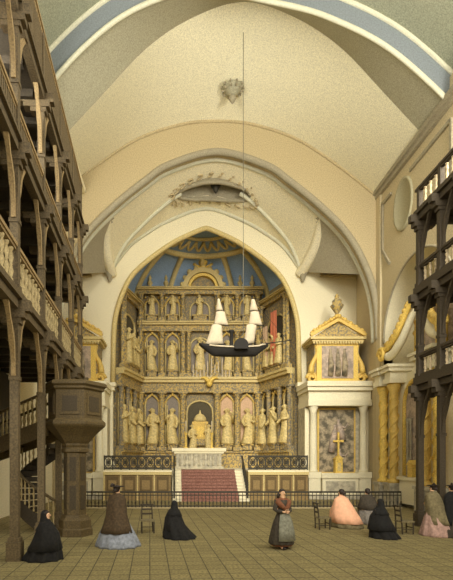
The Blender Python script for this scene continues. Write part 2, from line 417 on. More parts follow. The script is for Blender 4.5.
# ================================================================== GALLERIES
def baluster(mb, x, y, z0, z1, r=.05, n=6):
    h = z1-z0
    mb.lathe([(r*.9,0),(r*.9,h*.08),(r*.45,h*.12),(r*1.05,h*.3),(r*.5,h*.47),(r*.75,h*.5),(r*.5,h*.53),(r*1.05,h*.7),(r*.45,h*.88),(r*.9,h*.92),(r*.9,h)], (x,y,z0), n)
def gallery(root, sg, posts, y0, y1, depth, tiers, MW, MB_, MD, MP, MLT, endcap, pw=.1):
    """local x grows toward the nave (sg) ; y along; tiers = (slab bottom, slab top, rail top, style)"""
    zprev = 0.0
    for ti, (zb, zt, zr, style) in enumerate(tiers):
        # posts below the slab
        for y in posts:
            m = MB(); m.box(-pw, pw, y-pw, y+pw, zprev, zb-.55)
            if ti == 0: m.box(-.17, .17, y-.17, y+.17, 0, .45); m.box(-.14, .14, y-.14, y+.14, .45, .55)
            else: m.box(-.13, .13, y-.13, y+.13, zprev, zprev+.15)
            m.box(-.12, .12, y-.12, y+.12, zb-1.9, zb-1.8)
            m.build('post', MW, root)
            m = MB(); m.box(-sg*.3, sg*.16, y-.12, y+.12, zb-.55, zb-.42); m.box(-sg*.5, sg*.26, y-.14, y+.14, zb-.42, zb-.26); m.box(-sg*1.0, sg*.38, y-.11, y+.11, zb-.26, zb)
            m.build('capital', MW, root)
            for sy in ((-1,) if sg < 0 else ((-1, 1) if y-1.2 > y0 else (1,))):
                pth = []
                for k in range(9):
                    a = k/8; pth.append((0, y+sy*(.1+.62*a**1.5), zb-1.8+1.62*a**.8))
                MB().tube(pth, [.075-.012*math.sin(k*1.3) for k in range(9)], 4, True).build('brace', MLT, root)
        m = MB(); m.box(-.11, .11, y0, y1, zb-.2, zb); m.build('beam', MW, root)
        m = MB(); m.box(sg*.12, -sg*depth, y0, y1, zb, zt); m.build('floor_slab', MD, root)
        m = MB(); m.box(sg*.2, sg*.1, y0-.05, y1+.1, zb+.02, zb+.1); m.box(sg*.16, sg*.1, y0-.05, y1+.06, zb+.1, zt); m.build('fascia', MW, root)
        yy = y0+.4
        while yy < y1:
            MB().box(-sg*.2, -sg*depth, yy-.09, yy+.09, zb-.22, zb).build('joist', MD, root); yy += 1.15
        # parapet
        m = MB(); m.box(-.09, .09, y0, y1+.09, zr-.09, zr); m.box(-.055, .055, y0, y1, zr-.16, zr-.09); m.build('handrail', MLT, root)
        m = MB(); m.box(-.07, .07, y0, y1, zt, zt+.1); m.build('bottom_rail', MW, root)
        for y in posts:
            m = MB(); m.box(-.08, .08, y-.08, y+.08, zt, zr+.02); m.build('parapet_post', MW, root)
        if style == 'baluster':
            yy = y0+.1
            while yy < y1-.1:
                if min(abs(yy-p) for p in posts) > .14:
                    mb = MB(); baluster(mb, 0, yy, zt+.12, zr-.2, .062); mb.build('baluster', MB_, root, True)
                yy += .34
        else:
            m = MB(); m.box(-.03, .03, y0, y1, zt+.1, zr-.2)
            yy = y0+.06
            while yy < y1:
                m.box(-.055, .055, yy, yy+.07, zt+.1, zr-.2); yy += .14
            m.build('boarded_parapet', MP, root)
        if endcap:
            m = MB(); m.box(0, -sg*depth, y1-.06, y1+.06, zr-.14, zr)
            m.box(0, -sg*depth, y1-.05, y1+.05, zt, zt+.12); m.build('end_rail', MW, root)
            if style == 'baluster':
                xx = .25
                while xx < depth-.1:
                    mb = MB(); baluster(mb, -sg*xx, y1, zt+.12, zr-.14, .055); mb.build('end_baluster', MB_, root, True); xx += .22
            else:
                MB().box(0, -sg*depth, y1-.04, y1+.04, zt, zr-.1).build('end_boarding', MP, root)
        zprev = zt
    # panelled back of the upper galleries
    for i, (zb, zt, zr, st) in enumerate(tiers[:-1]):
        m = MB(); top = tiers[i+1][0]-.24; k = zt
        while k < top:
            m.box(-sg*(depth-.04), -sg*(depth-.1), y0, y1-2.2, k, min(k+.36, top)); k += .4
        m.build('back_boarding', MD, root)
gl = thing('wooden_gallery', 'three-tiered brown wooden gallery along the left wall, turned balusters on its lowest tier', 'gallery', (-3.23, 0, 0), math.atan(.0521))
gallery(gl, 1, [8.8, 11.5, 14.3, 17.0, 19.7, 22.2], 8.0, 22.3, 2.9,
        [(6.2, 6.42, 7.55, 'baluster'), (9.95, 10.12, 10.9, 'board'), (13.25, 13.4, 15.2, 'board')], WOOD, BALU, WOODD, PARAP, WOODL, True)
MB().box(-2.75, -2.68, 8.0, 20.5, 3.2, 5.95).build('back_boarding', WOODD, gl)
gr = thing('wooden_gallery', 'three-tiered dark wooden gallery with pale balusters along the right wall, cut off by the edge', 'gallery', (8.93, 0, 0), 0)
gallery(gr, -1, [13.3, 14.7, 16.1, 17.5], 12.6, 17.62, 2.7,
        [(5.1, 5.42, 6.26, 'baluster'), (8.4, 8.7, 9.5, 'baluster'), (11.3, 11.5, 12.35, 'baluster')], WOODR, BALUR, WOODD, PARAP, WOODR, False)

# ================================================================== PULPIT AND STAIR
pd = 15.35; pxx = X(75, pd)
pu = thing('pulpit', 'six-sided carved brown wooden pulpit raised on a panelled column beside the left gallery', 'pulpit', (pxx, pd, 0), 0)
H0 = PI/6+PI/2*0
def hexl(mb, prof): return mb.lathe(prof, (0,0,0), 6, 0)
hexl(MB(), [(.56,0),(.56,.22),(.52,.26),(.52,.5),(.44,.58),(.42,.66)]).build('base', PULP, pu)
hexl(MB(), [(.36,.66),(.36,2.62),(.44,2.66),(.44,2.74),(.38,2.8),(.42,2.86),(.42,2.92)]).build('column', PULP, pu)
hexl(MB(), [(.42,2.92),(.5,3.0),(.62,3.15),(.82,3.34),(.94,3.44)]).build('bowl', PULP, pu)
hexl(MB(), [(.94,3.44),(.98,3.5),(.98,3.58),(.92,3.64),(.86,3.68)]).build('lower_moulding', PULP, pu)
hexl(MB(), [(.86,3.68),(.86,4.56)]).build('body', PULP, pu)
hexl(MB(), [(.88,4.56),(.94,4.6),(.94,4.66),(1.02,4.72),(1.02,4.8),(.96,4.84),(.86,4.86)]).build('cornice', PULP, pu)
def hexface(k, r, w, z0, z1, off, name, mt, dep=.03):
    a = PI/6+k*PI/3; n = Vector((math.cos(a), math.sin(a), 0)); t = Vector((-n.y, n.x, 0)); ap = r*math.cos(PI/6)+off
    m = MB()
    vs = []
    for o in (0, dep):
        for (s_, z) in ((-1,z0),(1,z0),(1,z1),(-1,z1)): vs.append(n*(ap-dep/2+o)+t*(s_*w/2)+Vector((0,0,z)))
    m.add(vs, [(3,2,1,0),(4,5,6,7),(0,1,5,4),(1,2,6,5),(2,3,7,6),(3,0,4,7)])
    return m.build(name, mt, pu)
for k in range(6):
    hexface(k, .86, .62, 3.8, 4.46, .005, 'panel_frame', PULP, .06)
    hexface(k, .86, .46, 3.9, 4.36, .02, 'panel', PULPD, .05)
    hexface(k, .36, .2, .85, 1.6, .01, 'column_panel', PULPD); hexface(k, .36, .2, 1.75, 2.5, .01, 'column_panel', PULPD)
# curved stair
st = thing('pulpit_staircase', 'curved brown wooden staircase with pale balusters climbing behind the left gallery posts to the pulpit', 'staircase', (-4.6, 17.0, 0), 0)
nst = 15
def sp(a, r, z): return (r*math.cos(a), r*math.sin(a), z)
def ang(k): return math.radians(305)-(k/nst)*math.radians(235)      # climbs clockwise: right front, left, back
HT = 3.0; rO, rI = 1.0, .2
for k in range(nst):
    b0, b1 = ang(k), ang(k+1); z = HT*(k+1)/nst
    RR = [[sp(b0, rI, zz), sp(b1, rI, zz), sp(b1, rO, zz), sp(b0, rO, zz)] for zz in (z-.17, z)]
    MB().rings(RR).build('step', WOODD, st)
for rad, nm in ((rO+.03, 'outer_stringer'), (rI, 'inner_stringer')):
    Rr = []
    for k in range(41):
        f = k/40*nst; b = ang(f); z = HT*f/nst
        Rr.append([sp(b, rad-.03, max(0, z-.4)), sp(b, rad+.03, max(0, z-.4)), sp(b, rad+.03, z+.16), sp(b, rad-.03, z+.16)])
    MB().rings(Rr).build(nm, WOODD, st)
MB().tube([sp(ang(k/40*nst), rO+.03, HT*k/40+1.0) for k in range(41)], .05, 6).build('handrail', WOOD, st, True)
for k in range(26):
    f = (k+.5)/26*nst
    mb = MB(); p = sp(ang(f), rO+.03, HT*f/nst+.16); baluster(mb, p[0], p[1], p[2], p[2]+.82, .04); mb.build('baluster', BALU, st, True)
# upper flight from the wall across to the pulpit
pa, pb = Vector((-2.45, .9, 2.75)), Vector((pxx+4.6-.62, pd-17.0+.45, 3.62))
dv = pb-pa; nv = Vector((-dv.y, dv.x, 0)).normalized()
m = MB(); m.rings([[p+nv*.45+Vector((0,0,-.05)), p-nv*.45+Vector((0,0,-.05)), p-nv*.45, p+nv*.45] for p in (pa, pb)]); m.build('landing', WOODD, st)
for s_ in (-1, 1):
    m = MB(); m.rings([[p+nv*(.47*s_-.04)+Vector((0,0,-.42)), p+nv*(.47*s_+.04)+Vector((0,0,-.42)), p+nv*(.47*s_+.04)+Vector((0,0,.12)), p+nv*(.47*s_-.04)+Vector((0,0,.12))] for p in (pa, pb)]); m.build('stringer', WOOD, st)
    MB().tube([pa+nv*.47*s_+Vector((0,0,.98)), pb+nv*.47*s_+Vector((0,0,.98))], .055, 6).build('handrail', WOOD, st)
    for k in range(18):
        p = pa.lerp(pb, (k+.5)/18)+nv*.47*s_; mb = MB(); baluster(mb, p.x, p.y, p.z+.1, p.z+.95, .042); mb.build('baluster', BALU, st, True)

# ================================================================== CHANCEL: platform, stair, altar
ZP = 1.8
pl = thing('altar_platform', 'raised chancel platform with ochre panelled timber fronts either side of the carpeted steps', 'platform', (2.2, 28.6, 0))
xa0, xa1, xb0, xb1 = X(104, 28.5), X(171, 28.5), X(249, 28.5), X(308, 28.5)
m = MB(); m.box(xa0, xa1, 28.6, 31.5, 0, ZP-.1); m.box(xb0, xb1, 28.6, 31.5, 0, ZP-.1); m.box(xa1, xb0, 30.2, 31.5, 0, ZP-.1); m.box(ca[0][0]+.12, ca[-1][0]-.12, 31.45, 37.2, 0, ZP-.1)
m.build('core', STONE, pl, world=True)
m = MB(); m.box(xa0-.06, xa1+.06, 28.5, 31.5, ZP-.1, ZP); m.box(xb0-.06, xb1+.06, 28.5, 31.5, ZP-.1, ZP); m.box(xa1, xb0, 30.15, 31.5, ZP-.1, ZP); m.box(ca[0][0]+.12, ca[-1][0]-.12, 31.45, 37.2, ZP-.1, ZP)
m.build('top_slab', WHITE, pl, world=True)
for x0, x1 in ((xa0, xa1), (xb0, xb1)):
    MB().box(x0, x1, 28.53, 28.62, 0, ZP-.1).build('front_panelling', PANELW, pl, world=True)
    MB().box(x0-.05, x1+.05, 28.42, 28.56, ZP-.28, ZP-.1).build('front_cornice', GOLDP, pl, world=True)
    n = 4
    for k in range(n):
        u0 = x0+(x1-x0)*(k+.14)/n; u1 = x0+(x1-x0)*(k+.86)/n
        MB().box(u0, u1, 28.49, 28.55, .5, ZP-.38).build('panel', PANELD, pl, world=True)
        u2 = (u0+u1)/2
        MB().box(u0+.12, u1-.12, 28.46, 28.52, .65, ZP-.6).build('inner_panel', PANELW, pl, world=True)
        MB().box(x0+(x1-x0)*k/n-.04, x0+(x1-x0)*k/n+.04, 28.45, 28.55, 0, ZP-.2).build('stile', GOLDP, pl, world=True)
sd = thing('chancel_steps', 'pale stone steps with a red carpet rising to the altar', 'steps', (2.1, 29, 0))
ns = 10; y_a, y_b = 27.75, 30.15; sx0, sx1 = xa1+.07, xb0-.07
m = MB(); mc = MB()
for k in range(ns):
    ya = y_a+(y_b-y_a)*k/ns; z1 = ZP*(k+1)/ns
    m.box(sx0, sx1, ya, y_b, ZP*k/ns, z1)
    m.box(sx0, sx1, ya-.04, ya+.04, z1-.05, z1)
    mc.box(sx0+.55, sx1-.62, ya-.07, ya+(y_b-y_a)/ns, z1-.02, z1+.02); mc.box(sx0+.55, sx1-.62, ya-.07, ya-.04, ZP*k/ns, z1)
m.build('steps', WHITE, sd, world=True); mc.build('carpet', CARPET, sd, world=True)
def iron_rail(root, p0, p1, z0, z1, sp_=.16, bz0=None, bz1=None, scroll=True):
    """balusters between two points; z at p0/p1 for base"""
    p0 = Vector(p0); p1 = Vector(p1); L = (p1-p0).length; n = max(3, int(L/sp_)); t = (p1-p0).normalized()
    for dz, r in ((z1, .05), (z0, .035), (z1-.18, .025)):
        MB().tube([p0+Vector((0,0,dz)), p1+Vector((0,0,dz))], r, 6).build('rail', IRON, root, world=True)
    for k in range(n+1):
        p = p0.lerp(p1, k/n); m = MB(); m.tube([p+Vector((0,0,z0-.04)), p+Vector((0,0,z1))], .022, 5)
        if scroll: m.sphere(p+Vector((0,0,(z0+z1)/2)), .05, 6, 4)
        m.build('baluster', IRON, root, world=True)
def lace_rail(root, x0, x1, y, z0, z1):
    for z in (z0, z1): MB().tube([(x0,y,z),(x1,y,z)], .05, 6).build('rail', IRON, root, world=True)
    n = max(2, int((x1-x0)/.45))
    for k in range(n+1):
        x = x0+(x1-x0)*k/n; MB().tube([(x,y,z0-.1),(x,y,z1+.06)], .035, 6).build('upright', IRON, root, world=True)
    for k in range(n):
        xa = x0+(x1-x0)*k/n; xb = x0+(x1-x0)*(k+1)/n; c = (xa+xb)/2; hh = (z1-z0)/2; w_ = (xb-xa)/2
        m = MB()
        for r, rr_ in ((.95,.026),(.55,.026),(.22,.05)):
            m.tube([(c+w_*r*math.cos(2*PI*q/14), y, (z0+z1)/2+hh*r*math.sin(2*PI*q/14)) for q in range(15)], rr_, 5)
        m.tube([(xa,y,z0),(xb,y,z1)], .02, 4); m.tube([(xa,y,z1),(xb,y,z0)], .02, 4)
        m.build('tracery', IRON, root, world=True)
r1 = thing('platform_railing', 'dark wrought iron tracery railing on the platform left of the carpeted steps', 'railing', ((xa0+xa1)/2, 28.62, ZP))
lace_rail(r1, xa0, xa1, 28.62, ZP+.1, ZP+.82)
r2 = thing('platform_railing', 'dark wrought iron tracery railing on the platform right of the carpeted steps', 'railing', ((xb0+xb1)/2, 28.62, ZP))
lace_rail(r2, xb0, xb1, 28.62, ZP+.1, ZP+.82)
for x, wd in ((sx0+.12, 'left'), (sx1-.12, 'right')):
    rt = thing('stair_railing', 'sloping black iron handrail on the %s side of the carpeted steps' % wd, 'railing', (x, 29, .9))
    p0 = Vector((x, y_a, .12)); p1 = Vector((x, y_b, ZP-.02))
    MB().tube([p0+Vector((0,0,.85)), p1+Vector((0,0,.85))], .06, 6).build('handrail', IRON, rt, world=True)
    for k in range(ns):
        p = Vector((x, y_a+(y_b-y_a)*(k+.4)/ns, ZP*(k+1)/ns)); MB().tube([p, p+Vector((0,0,.85))], .024, 5).build('baluster', IRON, rt, world=True)
    MB().tube([(x,y_a+.02,.18),(x,y_a+.02,1.1)], .05, 6).build('newel', IRON, rt, world=True)
# high altar table
ax0, ax1, ay = X(172, 33), X(226, 33), 33
al = thing('altar_table', 'pale stone high altar with a grey carved front at the top of the carpeted steps', 'altar', ((ax0+ax1)/2, ay, ZP))
m = MB(); m.box(ax0+.15, ax1-.15, ay, ay+1.2, ZP, ZP+.15); m.box(ax0+.3, ax1-.3, ay+.1, ay+1.2, ZP+.15, ZP+1.05); m.build('body', MARBLE, al, world=True)
m = MB(); m.box(ax0, ax1, ay-.1, ay+1.2, ZP+1.2, ZP+1.42); m.box(ax0+.15, ax1-.15, ay, ay+1.2, ZP+1.05, ZP+1.2); m.build('top_slab', WHITE, al, world=True)
n = 9
for k in range(n):
    x = ax0+.55+(ax1-ax0-1.1)*k/(n-1)
    m = MB(); m.lathe([(.05,0),(.09,.1),(.04,.3),(.1,.55),(.06,.75),(.09,.8)], (x, ay+.07, ZP+.2), 8); m.build('colonnette', MARBLE, al, True, world=True)

# ================================================================== STATUES (gilded robed figures, one continuous mesh each)
def statue_mesh(var):
    m = MB(); n = 20; R = []
    rnd = random.Random(var)
    lean = (.05, -.04, .0)[var % 3]
    prof = [(.0,.19),(.03,.21),(.15,.185),(.3,.165),(.45,.15),(.55,.145),(.66,.15),(.74,.165),(.80,.15),(.83,.085),(.855,.055),(.87,.06),(.90,.082),(.93,.088),(.965,.075),(.99,.04),(1.0,.005)]
    for z, r in prof:
        fold = .16*max(0, .75-z)
        R.append([(lean*math.sin(z*PI)+r*.84*math.cos(2*PI*j/n)*(1+fold*math.sin(5*2*PI*j/n+var+z*3)), r*.68*math.sin(2*PI*j/n)*(1+fold*math.sin(6*2*PI*j/n+var)), z) for j in range(n)])
    m.rings(R)
    # arms
    lean2 = lean*math.sin(.75*PI)
    arms = [((-1, .5, -.17), (1, .6, -.16)), ((-1, .72, -.2), (1, .45, -.1)), ((-1, .5, -.16), (1, .85, -.14))][var % 3]
    for s_, hz, hy in arms:
        m.tube([(lean2+s_*.1,0,.77),(lean2+s_*.165,-.02,.62),(lean2+s_*.12,hy,hz),(lean2+s_*.05,hy-.02,hz+.03)], [.055,.05,.035,.02], 8)
    if var % 3 == 1: m.tube([(-.14,-.2,.05),(-.14,-.2,1.05)], .014, 6)
    # nose and hair bulge keep the head from being bald
    m.tube([(0,-.062,.94),(0,-.082,.918)], [.012,.016], 6)
    for z, r in ((.945,.078),(.925,.076)): m.tube([(r*math.cos(a)*1.02, abs(r*math.sin(a))*.85+.005, z) for a in [PI*q/8 for q in range(9)]], .014, 5)
    return m
SM = []
for v in range(3):
    o = statue_mesh(v).build('saint_statue', GOLDP, None, True); SM.append(o.data); bpy.data.objects.remove(o)
NSTAT = [0]
def statue(x, y, z, h, label, rz=0, group='gilded saints of the high altarpiece', mt=None):
    me = SM[NSTAT[0] % 3]; NSTAT[0] += 1
    o = bpy.data.objects.new('saint_statue', me); COL.objects.link(o)
    o.location = (x, y, z); o.rotation_euler = (0, 0, rz); o.scale = (h, h, h)
    tag(o, label, 'statue', group); return o

# ================================================================== HIGH ALTARPIECE
rx0, rx1, RY = X(138, 37), X(262, 37), 37.0
re = thing('altarpiece', 'towering gilded altarpiece of columns, niches and saints filling the apse', 'altarpiece', ((rx0+rx1)/2, RY, ZP))
T = [(3.1, 7.55), (8.7, 12.25), (12.95, 15.05)]
base_z = ZP
segs = {'centre': ((rx0, RY), (rx1, RY)), 'left wing': ((ca[0][0]+.15, D2+.7), (rx0, RY)), 'right wing': ((rx1, RY), (ca[-1][0]-.15, D2+.7))}
class Seg:
    def __init__(s, p0, p1):
        s.o = Vector((p0[0], p0[1], 0)); e = Vector((p1[0], p1[1], 0)); s.L = (e-s.o).length; s.t = (e-s.o).normalized()
        s.n = Vector((s.t.y, -s.t.x, 0))                 # out of the wall, toward the nave
        s.rz = math.atan2(s.t.y, s.t.x)
    def p(s, u, v, z): return s.o+s.t*u+s.n*v+Vector((0,0,z))
    def box(s, mb, u0, u1, v0, v1, z0, z1):
        vs = [s.p(u,v,z) for z in (z0,z1) for (u,v) in ((u0,v0),(u1,v0),(u1,v1),(u0,v1))]
        return mb.add(vs, [(3,2,1,0),(4,5,6,7),(0,1,5,4),(1,2,6,5),(2,3,7,6),(3,0,4,7)])
SG = {k: Seg(*v) for k, v in segs.items()}
def column(s, u, z0, z1, r, mt=GCARVE, v=.42, name='column'):
    m = MB(); p = s.p(u, v, 0); h = z1-z0
    s.box(m, u-r*1.7, u+r*1.7, v-r*1.7, v+r*1.7, z0, z0+.28)
    m.lathe([(r*1.4,.28),(r*1.5,.36),(r*1.1,.44)]+[(r*(1.05+.12*math.sin(k*2.1)), .44+(h-1.0)*k/14) for k in range(15)]+[(r*1.15,h-.54),(r*1.2,h-.46),(r*.95,h-.42),(r*1.5,h-.12)], (p.x,p.y,z0), 10)
    s.box(m, u-r*1.7, u+r*1.7, v-r*1.7, v+r*1.7, z1-.12, z1)
    return m.build(name, mt, re, world=True)
def niche(s, u, w_, z0, z1, back, pointed=True):
    """frame with arched head, recessed back and a pedestal"""
    h = z1-z0; hs = h-w_*.75; n = 8
    def curve(wd, add):
        pts = [(-wd/2, 0), (-wd/2, hs)]
        for k in range(1, n):
            a = PI*k/n; x = -wd/2*math.cos(a); zz = hs+wd/2*(1.35 if pointed else 1.0)*(math.sin(a)**(.8 if not pointed else 1.0))*(1+(.18*(1-abs(math.cos(a))) if pointed else 0))
            pts.append((x, zz))
        return pts+[(wd/2, hs), (wd/2, 0)]
    c = curve(w_, 0)
    m = MB(); P = [s.p(u+a, .05, z0+b) for a, b in c]; m.add(P, [tuple(range(len(P)))]); fr = m.build('niche_back', back, re, world=True)
    MB().tube([s.p(u+a, .1, z0+b) for a, b in c], .075, 5).build('niche_moulding', GOLDP, fr, True, world=True)
    if pointed:
        za = z0+hs+w_*.62; zt_ = min(z1+.02, za+w_*.42); m = MB()
        for s_ in (-1, 1): m.tube([s.p(u+s_*w_*.62, .16, z0+hs+w_*.05), s.p(u+s_*w_*.4, .18, z0+hs+w_*.42), s.p(u, .2, zt_)], .06, 5)
        m.sphere(s.p(u, .2, zt_), .11, 7, 5)
        for s_ in (-1, 1): m.sphere(s.p(u+s_*w_*.5, .12, za+w_*.1), .1, 7, 5)
        m.build('niche_gable', GOLD, re, True, world=True)
    m = MB(); s.box(m, u-w_*.34, u+w_*.34, .05, .5, z0-.05, z0+.3); s.box(m, u-w_*.42, u+w_*.42, .05, .58, z0+.3, z0+.4); m.build('pedestal', GCARVE, re, world=True)
def ent(s, z0, z1, v=.6, u0=0, u1=None):
    u1 = s.L if u1 is None else u1; h = z1-z0
    m = MB(); s.box(m, u0, u1, 0, v-.15, z0, z0+h*.3); m.build('architrave', GCARVE, re, world=True)
    m = MB(); s.box(m, u0, u1, 0, v-.22, z0+h*.3, z0+h*.65); m.build('frieze', GCARVE, re, world=True)
    m = MB(); s.box(m, u0, u1, 0, v, z0+h*.65, z0+h*.85); s.box(m, u0, u1, 0, v+.12, z0+h*.85, z1); m.build('cornice', GOLDP, re, world=True)
for k, s in SG.items():
    MB_ = MB(); s.box(MB_, 0, s.L, -.2, 0, ZP, 15.4 if k == 'centre' else 14.2); MB_.build('back_panel', GCARVED, re, world=True)
    m = MB(); s.box(m, 0, s.L, 0, .45, ZP, 2.95); s.box(m, 0, s.L, 0, .62, 2.95, 3.1); m.build('plinth', GCARVE, re, world=True)
    ent(s, T[0][1], T[1][0], .6)
    if k == 'centre': ent(s, T[1][1], T[2][0], .55); ent(s, T[2][1], 15.55, .6)
    else: ent(s, 13.95, 14.4, .45)
sc = SG['centre']
def U(px): return X(px, RY-.3)-rx0
cols = [141, 162, 183, 217, 237, 257.5]
for (z0, z1), r in zip(T, (.2, .16, .13)):
    for c in cols: column(sc, U(c), z0, z1, r)
for c in (188.5, 212): column(sc, U(c), T[1][0], T[1][1], .13)
rows = ('lowest', 'middle', 'top'); side = {152: 'far left niche', 172.5: 'niche just left of centre', 227: 'niche just right of centre', 247: 'far right niche'}
for ti, ((z0, z1), hh) in enumerate(zip(T, (2.75, 2.35, 1.55))):
    for c, nm in side.items():
        niche(sc, U(c), 1.05, z0+.12, z1-.15, NICHEP if (ti == 0 and c > 200) else NICHE)
        p = sc.p(U(c), .36, 0)
        statue(p.x, p.y, z0+.52, hh, 'gilded saint statue in the %s altarpiece row, %s' % (rows[ti], nm))
# centre bays
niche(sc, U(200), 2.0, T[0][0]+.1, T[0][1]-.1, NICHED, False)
ta = thing('tabernacle', 'gilded domed tabernacle in the central arch behind the high altar', 'tabernacle', (X(200,36.4), 36.35, 3.5))
for a, b, c_ in ((.62,0,.5),(.5,.5,1.6),(.6,1.6,1.8)): MB().box(-a, a, -.3*a, .3, b, c_).build('storey', GOLD if b else GCARVE, ta)
MB().box(-.26,.26,-.2,-.12,.62,1.45).build('door', GOLDB, ta)
MB().lathe([(.5,1.8),(.46,2.05),(.3,2.3),(.08,2.42),(.05,2.6),(.01,2.7)], n=12, sy=.5).build('dome', GOLDP, ta, True)
for c, nm in ((192, 'left'), (208.5, 'right')):
    p = sc.p(U(c), .7, 0); m = None
    statue(p.x, p.y, 3.1, 2.0, 'gilded angel standing on the %s of the domed tabernacle in the central arch' % nm, group='angels by the tabernacle')
niche(sc, U(200), 1.5, T[1][0]+.1, T[1][1]-.1, NICHE, False)
p = sc.p(U(200), .36, 0); statue(p.x, p.y, T[1][0]+.52, 2.5, 'gilded saint statue in the middle row of the high altarpiece, central niche behind the ship')
niche(sc, U(200), 1.5, T[2][0]+.1, T[2][1]-.1, NICHE, False)
p = sc.p(U(199), .36, 0); statue(p.x, p.y, T[2][0]+.48, 1.6, 'gilded saint statue, top row of altarpiece, central niche under the round pediment')
# crowning round pediment with crest, finials
u0 = U(203)
m = MB(); Rr = []
for rO, rI, v0, v1, mt_, nm in ((1.55, 1.2, 0, .55, GOLDP, 'round_pediment'), (1.15, .95, .05, .45, GOLDB, 'inner_arch')):
    m = MB(); pts = [(rO*math.cos(PI*k/18), rO*math.sin(PI*k/18)) for k in range(19)]; pin = [(rI*math.cos(PI*k/18), rI*math.sin(PI*k/18)) for k in range(19)]
    m.rings([[sc.p(u0+a, v, 15.5+b) for a, b in q] for q, v in ((pts, v0), (pts, v1), (pin, v1), (pin, v0))], cap=False, closed=False)
    m.build(nm, mt_, re, world=True)
m = MB(); P = [sc.p(u0+.95*math.cos(PI*k/18), .08, 15.5+.95*math.sin(PI*k/18)) for k in range(19)]; m.add(P, [tuple(range(19))]); m.build('pediment_relief', GCARVED, re, world=True)
m = MB()
for k in range(9):
    a = PI*(k+.5)/9; q = sc.p(u0+1.6*math.cos(a), .3, 15.55+1.6*math.sin(a)); m.sphere(q, .17+.06*math.sin(a*5)**2, 7, 5)
m.build('crest', GOLDP, re, True, world=True)
q = sc.p(u0, .3, 17.1); m = MB(); m.lathe([(.3,0),(.16,.12),(.34,.3),(.42,.42),(.2,.5),(.26,.62),(.02,.72)], q, 10)
for s_ in (-1, 1): m.tube([sc.p(u0+s_*(.2+.5*math.sin(k*.4)), .3, 17.1+.12*k-.012*k*k) for k in range(7)], .1, 6)
m.build('crown', GOLDB, re, True, world=True)
for c in (150, 166, 240, 252):
    q = sc.p(U(c), .35, 15.55); MB().lathe([(.2,0),(.1,.1),(.22,.35),(.08,.6),(.14,.72),(.02,1.0)], q, 8).build('finial', GOLDP, re, True, world=True)
m = MB(); q = sc.p(U(209), .75, 8.2)
for s_ in (-1, 1): m.tube([q+Vector((s_*k*.11, 0, .25*math.sin(k*.5)+.05*k)) for k in range(7)], [.16,.17,.16,.13,.1,.07,.03], 6)
m.sphere(q+Vector((0,-.05,-.05)), .24, 8, 6); m.build('winged_ornament', GOLDB, re, True, world=True)
# wings: three statues low, an arched bay above
for k, s in (('left wing', SG['left wing']), ('right wing', SG['right wing'])):
    L = s.L; wn = k.split()[0]; names = (('outermost niche', 'middle niche', 'innermost niche') if wn == 'left' else ('innermost niche', 'middle niche', 'outermost niche'))
    for i in range(3):
        u = L*(i+.5)/3
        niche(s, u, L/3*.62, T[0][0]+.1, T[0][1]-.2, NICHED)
        p = s.p(u, .36, 0); statue(p.x, p.y, T[0][0]+.5, 2.7, 'gilded saint statue in the lowest altarpiece row, %s wing, %s' % (wn, names[i]), s.rz)
    for i in range(4):
        column(s, max(.25, min(L-.25, L*i/3)), T[0][0], T[0][1], .15, GCARVED, .3)
    zc0, zc1 = T[1][0], 13.6
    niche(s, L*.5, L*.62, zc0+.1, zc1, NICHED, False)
    for i, (du, mt2) in enumerate(((-.16, GOLDP), (.02, GOLDP), (.17, GOLDP))):
        p = s.p(L*(.5+du), .4, 0); statue(p.x, p.y, zc0+.52, 2.6-.2*i, 'gilded saint statue in the tall arch of the altarpiece, %s wing, %s' % (wn, (('outermost', 'middle', 'innermost') if wn == 'left' else ('innermost', 'middle', 'outermost'))[i]), s.rz)
    for u in (.25, L*.14, L*.86, L-.25): column(s, u, T[1][0], 13.95, .12)
s = SG['right wing']
for u_, w_, mt2, lab, z1 in ((.60, .85, PINK, 'salmon red tall banner hanging in the right arch of the altarpiece', 13.0), (.34, .6, NICHEP, 'pale pink tall banner hanging in the right arch of the altarpiece', 12.2)):
    u = s.L*u_; n = 8
    m = MB(); R = []
    for z in (9.2, 10.5, 11.8, z1): R.append([s.p(u+w_*(q/n-.5)*(1-.1*(z-9)/4), .62+.06*math.sin(q*1.6), z) for q in range(n+1)]+[s.p(u+w_*(q/n-.5)*(1-.1*(z-9)/4), .57+.06*math.sin(q*1.6), z) for q in range(n, -1, -1)])
    m.rings(R); o = m.build('banner', mt2, None, True); tag(o, lab, 'banner')
# candles: a row of pale tapers on the middle entablature and two candlesticks on the altar
cm = MB().lathe([(.09,0),(.09,.06),(.04,.1),(.045,.16),(.045,.95),(.02,.98),(.012,1.05)], n=8)
o = cm.build('candle', SAIL, None, True); cme = o.data; bpy.data.objects.remove(o)
for k in range(11):
    o = bpy.data.objects.new('candle', cme); COL.objects.link(o); q = sc.p(U(193+3.6*k), .58, T[1][0]); o.location = q; o.scale = (1,1,.95+.25*((k*7) % 3))
    tag(o, 'pale tall candle in the row on the lower altarpiece cornice, below the ship', 'candle', 'candles on the altarpiece cornice')
for px_, nm in ((186, 'left'), (212, 'right')):
    c = thing('candlestick', 'gilded candlestick with a pale candle on the %s half of the high altar' % nm, 'candlestick', (X(px_, 33.7), 33.9, ZP+1.42), 0, 'high altar candlesticks')
    MB().lathe([(.16,0),(.15,.06),(.05,.14),(.09,.35),(.04,.5),(.07,.75),(.04,.95),(.12,1.05),(.11,1.1)], n=10).build('stem', GOLDB, c, True)
    MB().lathe([(.04,1.1),(.04,1.9),(.01,1.95)], n=8).build('candle', SAIL, c, True)

